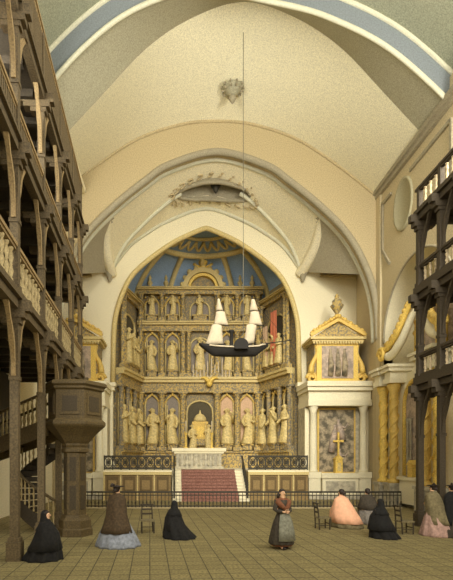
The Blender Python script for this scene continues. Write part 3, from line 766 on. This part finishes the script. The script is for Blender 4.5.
# ================================================================== SIDE ALTARS (right is built, left is a copy)
def side_altar():
    r = thing('side_altar', 'tall white and gilded side altar with a figured painting, right of the apse arch', 'altar', (X(337.5, 29.9), 31.9, 0), 0, 'pedimented side altars')
    k = 29.6/480                                  # metres per pixel of the altar front
    def z(y): return CZ+(CY-y)*k
    yf = -2.2
    P = lambda name, m, mt, sm=False, par=None: m.build(name, mt, par or r, sm)
    P('step', MB().box(-2.0, 2.0, yf-.5, -.05, 0, .28), MARBLE)
    m = MB(); m.box(-1.95,1.95,yf+.5,-.05,.28,z(406)); P('body', m, MARBLE)
    for s_ in (-1, 1):
        x = s_*1.55
        m = MB(); m.box(x-.36, x+.36, yf-.25, yf+.6, .28, z(478)); m.box(x-.4, x+.4, yf-.3, yf+.6, z(478), z(472)); P('column_pedestal', m, WHITE)
        m = MB(); h = z(406)-z(472)
        m.lathe([(.27,0),(.29,.08),(.22,.16),(.23,.5),(.22,h*.5),(.19,h-.4),(.22,h-.36),(.2,h-.3),(.31,h-.06),(.31,h)], (x+s_*.0, yf+.05, z(472)), 14); P('column', m, WHITE, True)
        m = MB(); m.box(s_*1.98, s_*1.72, yf+.35, yf+.55, .9, z(408)); P('pilaster', m, WHITE)
        m = MB()
        m.tube([(s_*(1.55+.34*math.cos(a)*(1-a/13)), yf+.35, z(377)+.34*math.sin(a)*(1-a/13)) for a in [q*.45 for q in range(22)]], .1, 6)
        m.tube([(s_*(1.62-.38*(q/8)**.7+.1*math.sin(q*.8)), yf+.35, z(372)+(z(343)-z(372))*q/8) for q in range(9)], [.2,.19,.17,.15,.14,.13,.14,.16,.18], 7)
        P('volute', m, GOLD, True)
    m = MB()
    for y0_, y1_, ov in ((406, 400, .0), (400, 391, -.08), (391, 387, .12), (387, 382, .24)):
        m.box(-1.95-ov*.5, 1.95+ov*.5, yf-.3-ov, -.05, z(y0_), z(y1_))
    P('entablature', m, WHITE)
    # main painting and frame
    MB().box(-1.2,1.2,yf+.4,yf+.5,z(473),z(407)).build('frame', GOLD, r)
    pn = MB().box(-1.08,1.08,yf+.37,yf+.45,z(472),z(409)).build('painting', PAINTA, r); 
    m = MB()                                       # carved pale figures standing proud of the picture
    for x, zz, h_, ln in ((-.35, z(452), 1.7, .4), (.4, z(440), 1.3, -.5), (.1, z(468), 1.2, .1)):
        m.tube([(x, yf+.36, zz), (x+ln*.3, yf+.34, zz+h_*.4), (x+ln*.55, yf+.36, zz+h_*.75), (x+ln*.6, yf+.35, zz+h_*.85), (x+ln*.62, yf+.35, zz+h_)], [.2,.22,.17,.07,.1], 8)
        m.tube([(x+ln*.5, yf+.34, zz+h_*.72), (x+ln*.5+.35, yf+.32, zz+h_*.6), (x+ln*.5+.55, yf+.32, zz+h_*.8)], [.07,.06,.04], 6)
    m.build('painted_figures', PAINTB, r, True)
    # upper picture, pediment
    MB().box(-1.4,1.4,yf+.35,-.05,z(382),z(340)).build('attic', GCARVED, r)
    MB().box(-1.28,1.28,yf+.2,yf+.35,z(381),z(341)).build('frame', GOLDB, r)
    MB().box(-.98,.98,yf+.16,yf+.25,z(377.5),z(345)).build('painting', PAINTB, r)
    m = MB()
    for x in (-.45, 0, .42): m.tube([(x, yf+.15, z(375)), (x+.04, yf+.13, z(365)), (x, yf+.15, z(355)), (x, yf+.15, z(351)), (x+.01, yf+.15, z(348))], [.17,.18,.13,.07,.09], 8)
    m.build('painted_figures', PAINTA, r, True)
    m = MB(); m.box(-1.6,1.6,yf+.1,-.05,z(340.5),z(338.5)); 
    for q in range(19): m.box(-1.5+q*.165-.05, -1.5+q*.165+.05, yf+.02, yf+.12, z(343), z(340.5))
    m.box(-1.72,1.72,yf-.02,-.05,z(338.5),z(336)); P('dentil_cornice', m, GOLDP)
    m = MB(); m.prism([(-1.5,z(336)),(1.5,z(336)),(0,z(320))], 'y', yf+.2, -.1); P('tympanum', m, GCARVE)
    for s_ in (-1, 1):
        m = MB(); m.tube([(s_*1.72, yf+.05, z(336)+.08), (0, yf+.05, z(319))], .13, 4, True); P('raking_cornice', m, GOLD)
    for s_ in (-1, 1):
        m = MB()
        for q in range(10):
            t = (q+.5)/10; m.sphere((s_*1.72*(1-t), yf+.1, z(336)+(z(318)-z(336))*t+.22), .1+.05*(q % 2), 7, 5)
        P('crest', m, GOLD, True)
    m = MB(); m.lathe([(.3,0),(.14,.2),(.1,.45),(.3,.75),(.42,.95),(.26,1.08),(.3,1.25),(.12,1.4),(.15,1.55),(.01,1.75)], (0, yf+.3, z(319)), 9); P('finial', m, GCARVE, True)
    # table and tabernacle
    m = MB(); m.box(-1.1,1.1,yf-.35,yf+.5,.28,z(478)); P('altar_block', m, WHITE)
    MB().box(-.9,.9,yf-.38,yf-.3,.5,z(481)).build('altar_front', MARBLE, r)
    m = MB(); m.box(-1.18,1.18,yf-.45,yf+.5,z(478),z(473)); P('altar_slab', m, WHITE)
    m = MB(); m.box(-.22,.22,yf-.1,yf+.3,z(473),z(459)); m.prism([(-.28,z(459)),(.28,z(459)),(0,z(455))], 'y', yf-.15, yf+.3); t_ = P('tabernacle', m, GOLDB)
    MB().box(-.1,.1,yf-.13,yf-.1,z(471),z(463)).build('tabernacle_door', GOLDP, t_)
    m = MB(); m.box(-.05,.05,yf,yf+.1,z(455),z(432)); m.box(-.32,.32,yf,yf+.1,z(442),z(440)); P('crucifix', m, GOLDB)
    return r
sa = side_altar()
sb = copy_tree(sa); sb.location.x = X(75, 29.9); sb['label'] = 'white and gilded side altar left of the apse arch, half hidden behind the pulpit'

# baroque altar in the right wall recess
ba = thing('side_altar', 'ornate altar with twisted gold columns in the arched recess of the right wall', 'altar', (XR+1.65, yc, 0), -PI/2)
BP = lambda name, m, mt, sm=False, par=None: m.build(name, mt, par or ba, sm)
BP('base', MB().box(-3.3,3.3,-1.5,-.02,0,.5).box(-3.2,3.2,-1.4,-.02,.5,1.0), MARBLE)
BP('back_panel', MB().box(-3.2,3.2,-.5,-.02,1.0,7.4), PAINTB)
for s_ in (-1, 1):
    for x, yy, mt2 in ((2.75, -2.05, GOLDB), (1.6, -2.0, GOLD)):
        m = MB(); m.box(s_*x-.36, s_*x+.36, yy-.36, -.4, 0, 1.05); m.box(s_*x-.42, s_*x+.42, yy-.42, -.4, 1.05, 1.2); BP('column_pedestal', m, MARBLE)
        m = MB(); m.lathe([(.3,0),(.32,.1),(.21,.22)]+[(.2+.02*math.sin(q*1.9), .22+4.3*q/24) for q in range(25)]+[(.23,4.6),(.21,4.7),(.34,5.1),(.34,5.2)], (s_*x, yy, 1.2), 12)
        for ph in (0, PI): m.tube([(s_*x+.21*math.cos(ph+q*.45), yy+.21*math.sin(ph+q*.45), 1.5+4.2*q/40) for q in range(41)], .045, 5)
        BP('column', m, mt2, True)
        m = MB(); m.box(s_*x-.4, s_*x+.4, yy-.4, -.4, 6.4, 6.7); m.box(s_*x-.34, s_*x+.34, yy-.34, -.4, 6.7, 7.0); m.box(s_*x-.5, s_*x+.5, yy-.5, -.4, 7.0, 7.2); m.box(s_*x-.58, s_*x+.58, yy-.58, -.4, 7.2, 7.35); BP('entablature_block', m, WHITE)
    m = MB(); m.box(s_*1.25, s_*3.15, -1.6, -.4, 1.0, 6.5); BP('pilaster', m, WHITE)
    # broken scrolled pediment
    cx_ = interp([(-3.0,8.5),(-2.5,8.45),(-1.8,8.86),(-1.4,9.4),(-1.1,10.0),(-.7,10.4),(-.1,10.55)], 5); ny_ = len(cx_)-1
    pth = [(-s_*p[0], -2.0+.75*(q/ny_)**1.5, p[1]) for q, p in enumerate(cx_)]
    BP('scroll_gilding', MB().tube(pth, .15, 7), GOLDB, True)
    BP('scroll_pediment', MB().tube([(p[0]-s_*.3, p[1]+.1, p[2]-.42) for p in pth[2:-6]], [.24-.1*q/len(pth) for q in range(len(pth)-8)], 8), WHITE, True)
    m = MB(); c = (s_*3.0, -1.95, 8.2); m.tube([(c[0]+s_*.4*math.cos(a)*(1-a/13), c[1]-.12, c[2]+.4*math.sin(a)*(1-a/13)) for a in [q*.45 for q in range(22)]], .11, 6); BP('volute', m, GOLDB, True)
    m = MB()
    for q in range(14):
        p = pth[5+int(q*1.6)]; m.sphere((p[0], p[1], p[2]+.2), .17, 7, 5)
    BP('crest', m, GOLD, True)
BP('cornice', MB().box(-3.2,3.2,-.9,-.02,6.9,7.35), WHITE)
def archpts(w_, hs, z0, n=14): return [(-w_,z0),(-w_,hs)]+[(-w_*math.cos(PI*k/n), hs+w_*math.sin(PI*k/n)) for k in range(1,n)]+[(w_,hs),(w_,z0)]
BP('attic', MB().prism(archpts(1.2, 9.0, 7.35), 'y', -.9, -.1), PAINTB)
BP('attic_gilding', MB().tube([(a,-.95,b) for a, b in archpts(1.2, 9.0, 7.4)], .17, 6), GOLDB, True)
BP('attic_inner_gilding', MB().tube([(a,-.95,b) for a, b in archpts(.7, 8.9, 7.6)], .1, 6), GOLDB, True)
BP('attic_bar', MB().box(-1.2,1.2,-1.0,-.9,8.9,9.05), GOLD)
for k in range(9):
    a = PI*k/8; BP('attic_crest', MB().sphere((-1.38*math.cos(a), -.95, 9.0+1.38*math.sin(a)), .17, 7, 5), GOLD, True)
BP('altar_body', MB().box(-1.24,1.24,-1.5,-.4,1.0,6.9), WHITE)
BP('panel_frame', MB().tube([(a,-1.62,b) for a, b in archpts(1.2, 5.2, 1.6)], .12, 6), GOLDB, True)
BP('panel', MB().prism(archpts(1.12, 5.2, 1.6), 'y', -1.6, -1.45), PAINTB)
for x in (-.75, -.45, .45, .75): BP('panel_colonnette', MB().lathe([(.1,0),(.05,.2),(.09,.6),(.05,1.2),(.08,1.9),(.05,2.4),(.11,2.8)], (x,-1.68,1.7), 8), STONED, True)
BP('altar_block', MB().box(-1.1,1.1,-1.95,-1.4,.2,1.4).box(-1.2,1.2,-2.05,-1.4,1.4,1.55), WHITE)
BP('tabernacle', MB().box(-.24,.24,-1.95,-1.65,1.55,2.15).prism([(-.3,2.15),(.3,2.15),(0,2.4)], 'y', -2.0, -1.65), GOLDB)

# ================================================================== COMMUNION RAIL
cr = thing('communion_rail', 'long low black iron communion rail crossing the nave in front of the steps', 'railing', (3.4, 24.0, 0))
cx0, cx1 = X(84, 24), 11.3
for zz, r in ((.8, .045), (.64, .025), (.1, .03)): MB().tube([(cx0,24,zz),(cx1,24,zz)], r, 6).build('rail', IRON, cr, world=True)
nb = 86
for k in range(nb+1):
    x = cx0+(cx1-cx0)*k/nb
    m = MB(); m.lathe([(.03,0),(.03,.1),(.018,.12),(.04,.3),(.018,.36),(.02,.6),(.03,.63),(.018,.66),(.018,.8)], (x,24,0), 5); m.build('baluster', IRON, cr, world=True)
MB().box(cx0, cx1, 23.8, 24.2, 0, .04).build('kerb', STONE, cr, world=True)

# ================================================================== SHIP MODEL
sh = thing('ship_model', 'black-hulled model paddle steamer with white sails hanging in mid-air before the altarpiece', 'model ship', (X(236, 24), 24, Z(347, 24)))
R = []; nS = 20
for i in range(nS+1):
    t = i/nS; x = -1.68+3.3*t
    wd = .34*math.sin(PI*min(1, max(0.0, .12+.88*t)))**.6*(1 if t < .9 else 1-(t-.9)*6)+.02
    sheer = .16*(2*t-1)**2+(.05 if t > .85 else 0)
    dp = -.5*max(.1, min(1, .25+t/.16*.75, .12+(1-t)/.2*.88))
    ring = []
    for j in range(9):
        a = PI*j/8; ring.append((x+(-.18*(1-math.sin(a)) if t < .1 else 0), wd*math.cos(a)*(1-.15*math.sin(a)), sheer*(1-.6*math.sin(a))+dp*math.sin(a)))
    R.append(ring)
MB().rings(R).build('hull', HULL, sh, True)
m = MB()
for s_ in (-1, 1): m.tube([(r[0 if s_ > 0 else 8][0], r[0 if s_ > 0 else 8][1]*1.02, r[0 if s_ > 0 else 8][2]-.07) for r in R[2:-1]], .045, 5)
m.build('white_strake', SAIL, sh, True)
m = MB(); m.add([(r[0][0], r[0][1]*.97, r[0][2]-.02) for r in R]+[(r[8][0], r[8][1]*.97, r[8][2]-.02) for r in R], [(i, i+1, nS+2+i, nS+1+i) for i in range(nS)]); m.build('deck', WOODL, sh)
for ya in (-.54, .36): MB().prism([(.2+.34*math.cos(PI*k/14), .0+.32*math.sin(PI*k/14)) for k in range(15)]+[(-.14,-.2),(.54,-.2)], 'y', ya, ya+.18).build('paddle_box', HULL, sh)
MB().lathe([(.1,-.1),(.09,.1),(.09,.72),(.14,.76),(.14,.84),(.08,.86)], (-.22,0,0), 10).build('funnel', HULL, sh, True)
def px2(x): return X(x, 24)-X(236, 24)
def pz2(y): return Z(y, 24)-Z(347, 24)
for (mx, qs) in ((219, [((205.5,345),(223,344),(212,325),(221.5,325)), ((214,325),(228,325.5),(216,312),(224.5,312)), ((216,311),(223,311),(217.2,299.5),(219.5,299.5))]),
                 (255, [((243.5,345),(254,343),(246.5,325),(256.5,325)), ((248.5,325),(262,325.5),(250.5,312),(258.5,312)), ((249.5,311),(258,311),(251,300),(254.5,300))])):
    mt_ = MB().tube([(px2(mx),0,0),(px2(mx-2 if mx < 230 else mx-2.5),0,pz2(295))], [.04,.02], 6).build('mast', HULL, sh, True)
    for (bl, br, tl, tr) in qs:
        m = MB(); RR = []
        for k in range(7):
            t = k/6; l = [bl[q]*(1-t)+tl[q]*t for q in (0,1)]; r_ = [br[q]*(1-t)+tr[q]*t for q in (0,1)]
            RR.append([(px2(l[0]*(1-u)+r_[0]*u), -.07-.14*math.sin(PI*u)*math.sin(PI*(.2+.6*t)), pz2(l[1]*(1-u)+r_[1]*u)) for u in [q/6 for q in range(7)]] + [(px2(l[0]*(1-u)+r_[0]*u), -.055-.14*math.sin(PI*u)*math.sin(PI*(.2+.6*t)), pz2(l[1]*(1-u)+r_[1]*u)) for u in [q/6 for q in range(6,-1,-1)]])
        m.rings(RR); m.build('sail', SAIL, sh, True)
        MB().tube([(px2(bl[0]-.5),-.05,pz2(bl[1])-.02),(px2(br[0]+1.5),-.05,pz2(br[1])-.02)], .022, 5).build('yard', HULL, sh)
MB().tube([(1.45,0,.16),(px2(292),0,pz2(340))], [.035,.018], 6).build('bowsprit', HULL, sh)
m = MB()
for a, b in (((px2(219),0,pz2(300)),(px2(231),0,.1)), ((px2(253),0,pz2(300)),(px2(288),0,pz2(340.5))), ((px2(253),0,pz2(312)),(px2(266),0,.15)), ((px2(218),0,pz2(312)),(px2(206),0,.12)), ((px2(219),0,pz2(325)),(px2(253),0,pz2(312)))): m.tube([a, b], .01, 4)
m.build('rigging', HULL, sh)
MB().tube([(px2(243.3),0,.06),(px2(243.3),0,23.78-Z(347,24))], .017, 5).build('suspension_cord', CORDM, sh)
# vault boss
bd = 26.2; zb_ = Z(104, bd)
vb = thing('vault_boss', 'carved stone pendant boss with a scrolled crown hanging from the nave vault', 'boss', (X(232.5, bd), bd, zb_))
MB().lathe([(.02,0),(.1,.1),(.22,.3),(.16,.38),(.12,.45)], n=10).build('drop', STONED, vb, True)
MB().lathe([(.12,.42),(.26,.55),(.46,.74),(.56,.9),(.42,1.0),(.1,1.04)], n=14).build('bowl', RIBG, vb, True)
for k in range(10):
    a = 2*PI*k/10; MB().tube([(.5*math.cos(a)+.11*math.cos(a)*math.cos(b), .5*math.sin(a)+.11*math.sin(a)*math.cos(b), .82+.14*math.sin(b)) for b in [q*.8 for q in range(8)]], .05, 5).build('scroll', STONED, vb, True)
MB().lathe([(.14,1.0),(.1,1.2),(.16,1.35)], n=8).build('stem', STONED, vb, True)

# ================================================================== CHAIRS
def chair():
    r = thing('prayer_chair', '', 'chair', (0,0,0), 0, 'rush-seated prayer chairs')
    for s_ in (-1, 1):
        MB().tube([(s_*.21,.2,0),(s_*.2,.22,.42),(s_*.18,.28,.95)], [.025,.026,.02], 6).build('rear_post', WOODD, r)
        MB().tube([(s_*.22,-.2,0),(s_*.22,-.2,.42)], .025, 6).build('front_leg', WOODD, r)
        MB().tube([(s_*.22,-.2,.16),(s_*.21,.21,.16)], .014, 5).build('stretcher', WOODD, r)
    m = MB(); m.box(-.25,.25,-.24,.24,.4,.45); m.build('seat', OLIVE, r)
    MB().tube([(-.22,-.2,.22),(.22,-.2,.22)], .016, 5).build('stretcher', WOODD, r)
    for z, y in ((.6,.245),(.76,.262)): MB().box(-.19,.19,y-.012,y+.012,z,z+.06).build('slat', WOODD, r)
    MB().box(-.24,.24,.24,.32,.93,.97).build('top_rail', WOODD, r)
    return r
ch = chair()
for i, (px_, py_, rz, lab) in enumerate(((147.5, 532.5, math.radians(8), 'small wooden chair between the bonneted person and the kneeling person in black, left'),
                                       (322.5, 529, math.radians(95), 'small dark ladder-back chair between the person in an apron and the person in pink'),
                                       (404.5, 533.5, math.radians(95), 'small dark ladder-back chair behind the kneeling person in black on the right'))):
    o = ch if i == 0 else copy_tree(ch); d = F*CZ/(py_-CY); o.location = (X(px_, d), d, 0); o.rotation_euler = (0,0,rz); o.scale = (.9,.9,.95); o['label'] = lab

# ================================================================== PEOPLE
def skin_body(J, Ed, rad, extra):
    me = bpy.data.meshes.new('body'); bm = bmesh.new(); lay = bm.verts.layers.skin.verify(); idx = {}
    for k, p in J.items():
        v = bm.verts.new(p); v[lay].radius = rad[k]; v[lay].use_root = (k == 'pelvis'); idx[k] = v
    for a, b in Ed: bm.edges.new((idx[a], idx[b]))
    bm.to_mesh(me); bm.free()
    o = bpy.data.objects.new('body', me); COL.objects.link(o)
    md = o.modifiers.new('s', 'SKIN'); md.use_smooth_shade = True
    md2 = o.modifiers.new('u', 'SUBSURF'); md2.levels = 2; md2.render_levels = 2
    dg = bpy.context.evaluated_depsgraph_get(); ev = o.evaluated_get(dg); m2 = bpy.data.meshes.new_from_object(ev)
    mb = MB(); mb.add([tuple(v.co) for v in m2.vertices], [tuple(p.vertices) for p in m2.polygons])
    bpy.data.objects.remove(o); bpy.data.meshes.remove(m2)
    mb.add(extra.v, extra.f); return mb
def person(label, px_, py_, H, rz, pose, parts, d=None):
    """faces local -Y; pose 'stand' or 'kneel'; sizes for a 1.62 m figure scaled to H"""
    d = d or F*CZ/(py_-CY)
    r = thing('person', label, 'person', (X(px_, d), d, 0), rz)
    if pose == 'stand': b = 0.0; hip = .86
    else: b = -.44; hip = .42
    s = H/(1.62+b)
    J = {'pelvis': (0,0,hip), 'waist': (0,-.01,1.02+b), 'chest': (0,-.01,1.22+b), 'neck': (0,-.01,1.37+b), 'jaw': (0,-.03,1.45+b), 'head': (0,-.025,1.53+b), 'crown': (0,-.015,1.585+b)}
    rad = {'pelvis': (.15,.12), 'waist': (.115,.09), 'chest': (.14,.1), 'neck': (.05,.05), 'jaw': (.058,.065), 'head': (.075,.088), 'crown': (.055,.06)}
    Ed = [('pelvis','waist'),('waist','chest'),('chest','neck'),('neck','jaw'),('jaw','head'),('head','crown')]
    for sd_, n in ((-1,'l'),(1,'r')):
        J['sh'+n] = (sd_*.165,0,1.31+b); J['el'+n] = (sd_*.19,-.02,1.06+b); J['wr'+n] = (sd_*.08,-.2,1.02+b); J['pa'+n] = (sd_*.03,-.235,1.03+b)
        rad.update({'sh'+n: (.06,.06), 'el'+n: (.042,.042), 'wr'+n: (.028,.028), 'pa'+n: (.034,.022)})
        Ed += [('chest','sh'+n),('sh'+n,'el'+n),('el'+n,'wr'+n),('wr'+n,'pa'+n)]
        if pose == 'stand':
            J['hp'+n] = (sd_*.09,0,.8); J['kn'+n] = (sd_*.1,-.02-(.06 if n == 'l' else 0),.47); J['an'+n] = (sd_*.1,.02-(.1 if n == 'l' else -.04),.09); J['to'+n] = (sd_*.12,-.14-(.1 if n == 'l' else -.04),.04)
        else:
            J['hp'+n] = (sd_*.09,0,.36); J['kn'+n] = (sd_*.11,-.3,.1); J['an'+n] = (sd_*.1,.14,.07); J['to'+n] = (sd_*.1,.27,.05)
        rad.update({'hp'+n: (.1,.1), 'kn'+n: (.058,.06), 'an'+n: (.036,.04), 'to'+n: (.035,.03)})
        Ed += [('pelvis','hp'+n),('hp'+n,'kn'+n),('kn'+n,'an'+n),('an'+n,'to'+n)]
    ex = MB()
    for sd_ in (-1, 1):                                # fingers and thumb
        for q in range(4):
            x = sd_*.03; z0 = 1.05+b-.018*q; ln = (.055,.065,.06,.045)[q]
            ex.tube([(x, -.245, z0), (x-sd_*.02, -.245-ln*.5, z0), (x-sd_*.05, -.245-ln*.6, z0-.01), (x-sd_*.06, -.245-ln*.4, z0-.015)], [.009,.0085,.008,.006], 6)
        ex.tube([(sd_*.04,-.22,1.055+b),(sd_*.03,-.245,1.085+b),(sd_*.01,-.265,1.09+b)], [.011,.01,.007], 6)
    hz = 1.525+b
    ex.tube([(0,-.108,hz+.015),(0,-.125,hz-.012),(0,-.108,hz-.02)], [.01,.015,.01], 6)
    for sd_ in (-1, 1): ex.sphere((sd_*.075,-.01,hz), .022, 6, 5, .5, 1, 1.4)
    mbd = skin_body(J, Ed, rad, ex)
    mbd.v = [(p[0]*s, p[1]*s, p[2]*s) for p in mbd.v]
    mbd.build('body', SKIN, r, True)
    def sc_(m): m.v = [(p[0]*s, p[1]*s, p[2]*s) for p in m.v]; return m
    sc_(MB().sphere((-.032,-.1,hz+.012), .011, 6, 4).sphere((.032,-.1,hz+.012), .011, 6, 4)).build('eyes', HAIR, r, True)
    sc_(MB().tube([(-.022,-.103,hz-.045),(0,-.108,hz-.047),(.022,-.103,hz-.045)], .006, 5)).build('mouth', RUST, r, True)
    def robe(name, prof, mt, n=44, k=9, fold=.06, front=None, ph=0):
        R = []
        z_lo = min(p[0] for p in prof); z_hi = max(p[0] for p in prof)
        for (z, cx, cy, rx, ry) in prof:
            fa_ = fold*(1-.75*(z-z_lo)/(z_hi-z_lo))
            ring = []
            for j in range(n):
                a = 2*PI*j/n; g = 1+fa_*math.sin(k*a+ph+z*2)+.4*fa_*math.sin((k*2+1)*a+1+ph)
                ring.append((cx+rx*g*math.cos(a), cy+ry*g*math.sin(a), z))
            R.append(ring)
        return sc_(MB().rings(R)).build(name, mt, r, True)
    parts(r, robe, sc_, b, hz)
    return r
def hair(r, sc_, hz, bun=True, mt=HAIR):
    m = MB(); m.sphere((0,.005,hz+.025), .098, 14, 10, .93, 1.05, 1.0)
    # clip the cap so the face stays open
    m.v = [(p[0], max(p[1], -.05-.6*(p[2]-hz-.04) if p[2] > hz+.04 else -.02), p[2]) for p in m.v]
    if bun: m.sphere((0,.1,hz-.02), .055, 10, 7)
    sc_(m).build('hair', mt, r, True)
def veil(r, robe, b, mt, zb, name='mantilla'):     # hood falling onto the shoulders, open at the face
    robe(name, [(zb, 0,.06,.24,.2),(1.25+b,0,.03,.2,.16),(1.38+b,0,.02,.13,.13),(1.46+b,0,.035,.105,.105),(1.55+b,0,.035,.1,.105),(1.62+b,0,.02,.07,.085),(1.645+b,0,.01,.02,.03)], mt, fold=.05, k=7)
def bonnet(r, sc_, hz, mt):
    sc_(MB().sphere((0,.01,hz+.05), .1, 14, 8, 1, 1.05, .8)).build('bonnet', mt, r, True)
    sc_(MB().lathe([(.09,0),(.2,.015),(.21,.03),(.19,.04),(.08,.03)], (0,-.01,hz+.065), 18, 0, 1, .85)).build('brim', mt, r, True)
    sc_(MB().tube([(.06,.03,hz+.12),(.11,.08,hz+.15),(.1,.15,hz+.1)], [.03,.04,.02], 7)).build('feather', mt, r, True)

def kneeler(mt, trail, w=1.0, shawl=None):
    def f(r, robe, sc_, b, hz):
        robe('dress', [(0,trail*.28,.1,.52*w,.58*w),(.05,trail*.26,.1,.5*w,.56*w),(.2,trail*.16,.05,.42*w,.5*w),(.42,trail*.05,.02,.32*w,.38*w),(.6,0,.03,.22,.22),(.78,0,.0,.2,.17),(.9,0,0,.15,.12),(.96,0,0,.06,.06)], mt, fold=.08)
        robe('shawl', [(.25,trail*.1,.04,.4,.42),(.45,trail*.03,0,.33,.35),(.65,0,-.03,.28,.29),(.8,0,.0,.23,.2),(.9,0,0,.18,.15),(.97,0,0,.07,.07)], shawl or mt, fold=.05, k=7, ph=2)
        veil(r, robe, b, mt, .72)
        hair(r, sc_, hz, False)
        for s_ in (-1, 1): sc_(MB().sphere((s_*.1,.38,.05), .05, 8, 6, .8, 1.9, .8)).build('shoe', HAIR, r, True)
    return f
person('person in black hooded mantle kneeling at front left by the first gallery post', 46, 559.5, 1.17, math.radians(75), 'kneel', kneeler(BLACK, 0, .84))
person('person in black hooded mantle kneeling in front of the left end of the steps', 174, 537.5, 1.13, math.radians(200), 'kneel', kneeler(BLACK, -.55))
person('person in black hooded mantle kneeling on the right, beside a ladder-back chair', 380, 537.5, 1.18, math.radians(200), 'kneel', kneeler(BLACK, -.3, .8))
def bonnet_lady(skirt, shawl, hatm, trail):
    def f(r, robe, sc_, b, hz):
        robe('skirt', [(0,trail,.1,.6,.56),(.06,trail,.1,.6,.56),(.3,trail*.8,.08,.5,.47),(.6,trail*.4,.05,.36,.33),(.85,trail*.1,.02,.23,.2),(1.02,0,0,.14,.12)], skirt, fold=.07, k=11)
        robe('shawl', [(.38,trail*.8,.14,.45,.42),(.55,trail*.6,.1,.4,.36),(.85,trail*.2,.05,.31,.27),(1.1,0,.02,.29,.25),(1.26,0,.0,.27,.2),(1.34,0,0,.25,.15),(1.39,0,0,.15,.12),(1.43,0,0,.06,.07)], shawl, fold=.05, k=6)
        hair(r, sc_, hz); bonnet(r, sc_, hz, hatm)
        for s_ in (-1, 1): sc_(MB().sphere((s_*.1,-.12,.045), .05, 8, 6, .8, 2.1, .8)).build('shoe', HAIR, r, True)
    return f
person('person in a dark bonnet, long brown shawl and blue grey skirt standing by the pulpit', 117, 545, 1.66, math.radians(150), 'stand', bonnet_lady(BLUEG, BROWN, HAIR, -.1))
person('person in feathered hat, grey shawl and wide pink skirt before the right gallery', 433, 535.5, 1.6, math.radians(215), 'stand', bonnet_lady(MAUVE, OLIVE, HAIR, -.22))
person('person in a black hat and dark dress standing at the right picture edge', 452, 536, 1.6, math.radians(200), 'stand', bonnet_lady(DGREY, BLACK, HAIR, -.1))
def apron_woman(r, robe, sc_, b, hz):
    robe('skirt', [(.13,0,.03,.33,.32),(.18,0,.03,.335,.325),(.45,0,.03,.29,.28),(.75,0,.02,.23,.21),(.95,0,0,.155,.135),(1.04,0,0,.13,.11)], DGREY, fold=.07, k=11)
    robe('petticoat', [(.09,0,.02,.29,.28),(.16,0,.02,.29,.28)], RUST, fold=.06, k=11)
    m = MB(); R = []
    for z, w_, y in ((.24,.24,-.345),(.5,.22,-.31),(.75,.19,-.255),(.98,.12,-.165)):
        ring = []
        for q in range(11):
            u = q/10*2-1; ring.append((w_*u*1.1, y*(1-.28*u*u)+.012*math.sin(q*2.3), z))
        R.append(ring+[(p[0], p[1]+.02, p[2]) for p in ring[::-1]])
    m.rings(R); sc_(m).build('apron', APRON, r, True)
    sc_(MB().tube([(.137*math.cos(a), .118*math.sin(a), 1.0) for a in [2*PI*q/20 for q in range(21)]], .02, 6)).build('waistband', APRON, r)
    robe('bodice', [(.98,0,0,.135,.115),(1.1,0,0,.15,.125),(1.25,0,0,.19,.14),(1.33,0,0,.17,.12),(1.38,0,0,.075,.07)], DGREY, fold=.02)
    for s_ in (-1, 1):
        sc_(MB().tube([(s_*.16,0,1.32),(s_*.235,-.01,1.08),(s_*.2,-.08,1.04),(s_*.1,-.18,1.03)], [.08,.066,.056,.046], 9)).build('sleeve', DGREY, r, True)
        sc_(MB().sphere((s_*.1-.0,-.12-(.1 if s_ < 0 else -.06),.045), .05, 8, 6, .8, 2.2, .85)).build('shoe', HAIR, r, True)
        # shawl: two crossed fronts
        sc_(MB().tube([(s_*.15,.05,1.32),(s_*.17,-.07,1.28),(s_*.09,-.16,1.17),(-s_*.04,-.165,1.06)], [.075,.08,.065,.03], 8)).build('shawl_front', RUST, r, True)
    robe('shawl', [(1.12,0,.05,.235,.15),(1.25,0,.03,.22,.14),(1.34,0,.01,.16,.12),(1.4,0,0,.075,.075)], RUST, fold=.04, k=7)
    hair(r, sc_, hz)
    sc_(MB().tube([(-.09,.02,hz+.02),(-.1,.05,hz-.1),(-.08,.08,hz-.18)], [.03,.04,.02], 7)).build('hair_kerchief', HAIR, r, True)
person('person in rust shawl and grey apron standing alone in the middle of the nave', 282, 548.5, 1.6, math.radians(22), 'stand', apron_woman)
def pink_lady(skirt, shawl, trail, long=True):
    def f(r, robe, sc_, b, hz):
        robe('skirt', [(0,trail,.12,.41,.52),(.06,trail,.12,.41,.52),(.25,trail*.6,.07,.38,.46),(.5,trail*.3,.02,.31,.35),(.7,0,0,.2,.17),(.8,0,0,.13,.11)], skirt, fold=.07, k=9)
        robe('shawl', ([(.15,trail*.9,.12,.42,.54),(.34,trail*.6,.07,.4,.48)] if long else [])+[(.5,trail*.35,.03,.37,.41),(.7,trail*.2,.02,.3,.29),(.84,0,0,.26,.2),(.9,0,0,.25,.15),(.95,0,0,.14,.12),(.99,0,0,.06,.07)], shawl, fold=.04, k=6)
        hair(r, sc_, hz)
        for s_ in (-1, 1): sc_(MB().sphere((s_*.1,.38,.05), .05, 8, 6, .8, 1.9, .8)).build('shoe', HAIR, r, True)
    return f
person('person in a bright salmon pink shawl and olive skirt kneeling right of the middle chair', 341.5, 527, 1.34, math.radians(205), 'kneel', pink_lady(OLIVE, PINKC, -.1))
person('person in a short dark shawl and grey skirt kneeling beside the person in pink', 367.5, 523, 1.3, math.radians(185), 'kneel', pink_lady(GREYC, DGREY, -.05, False))
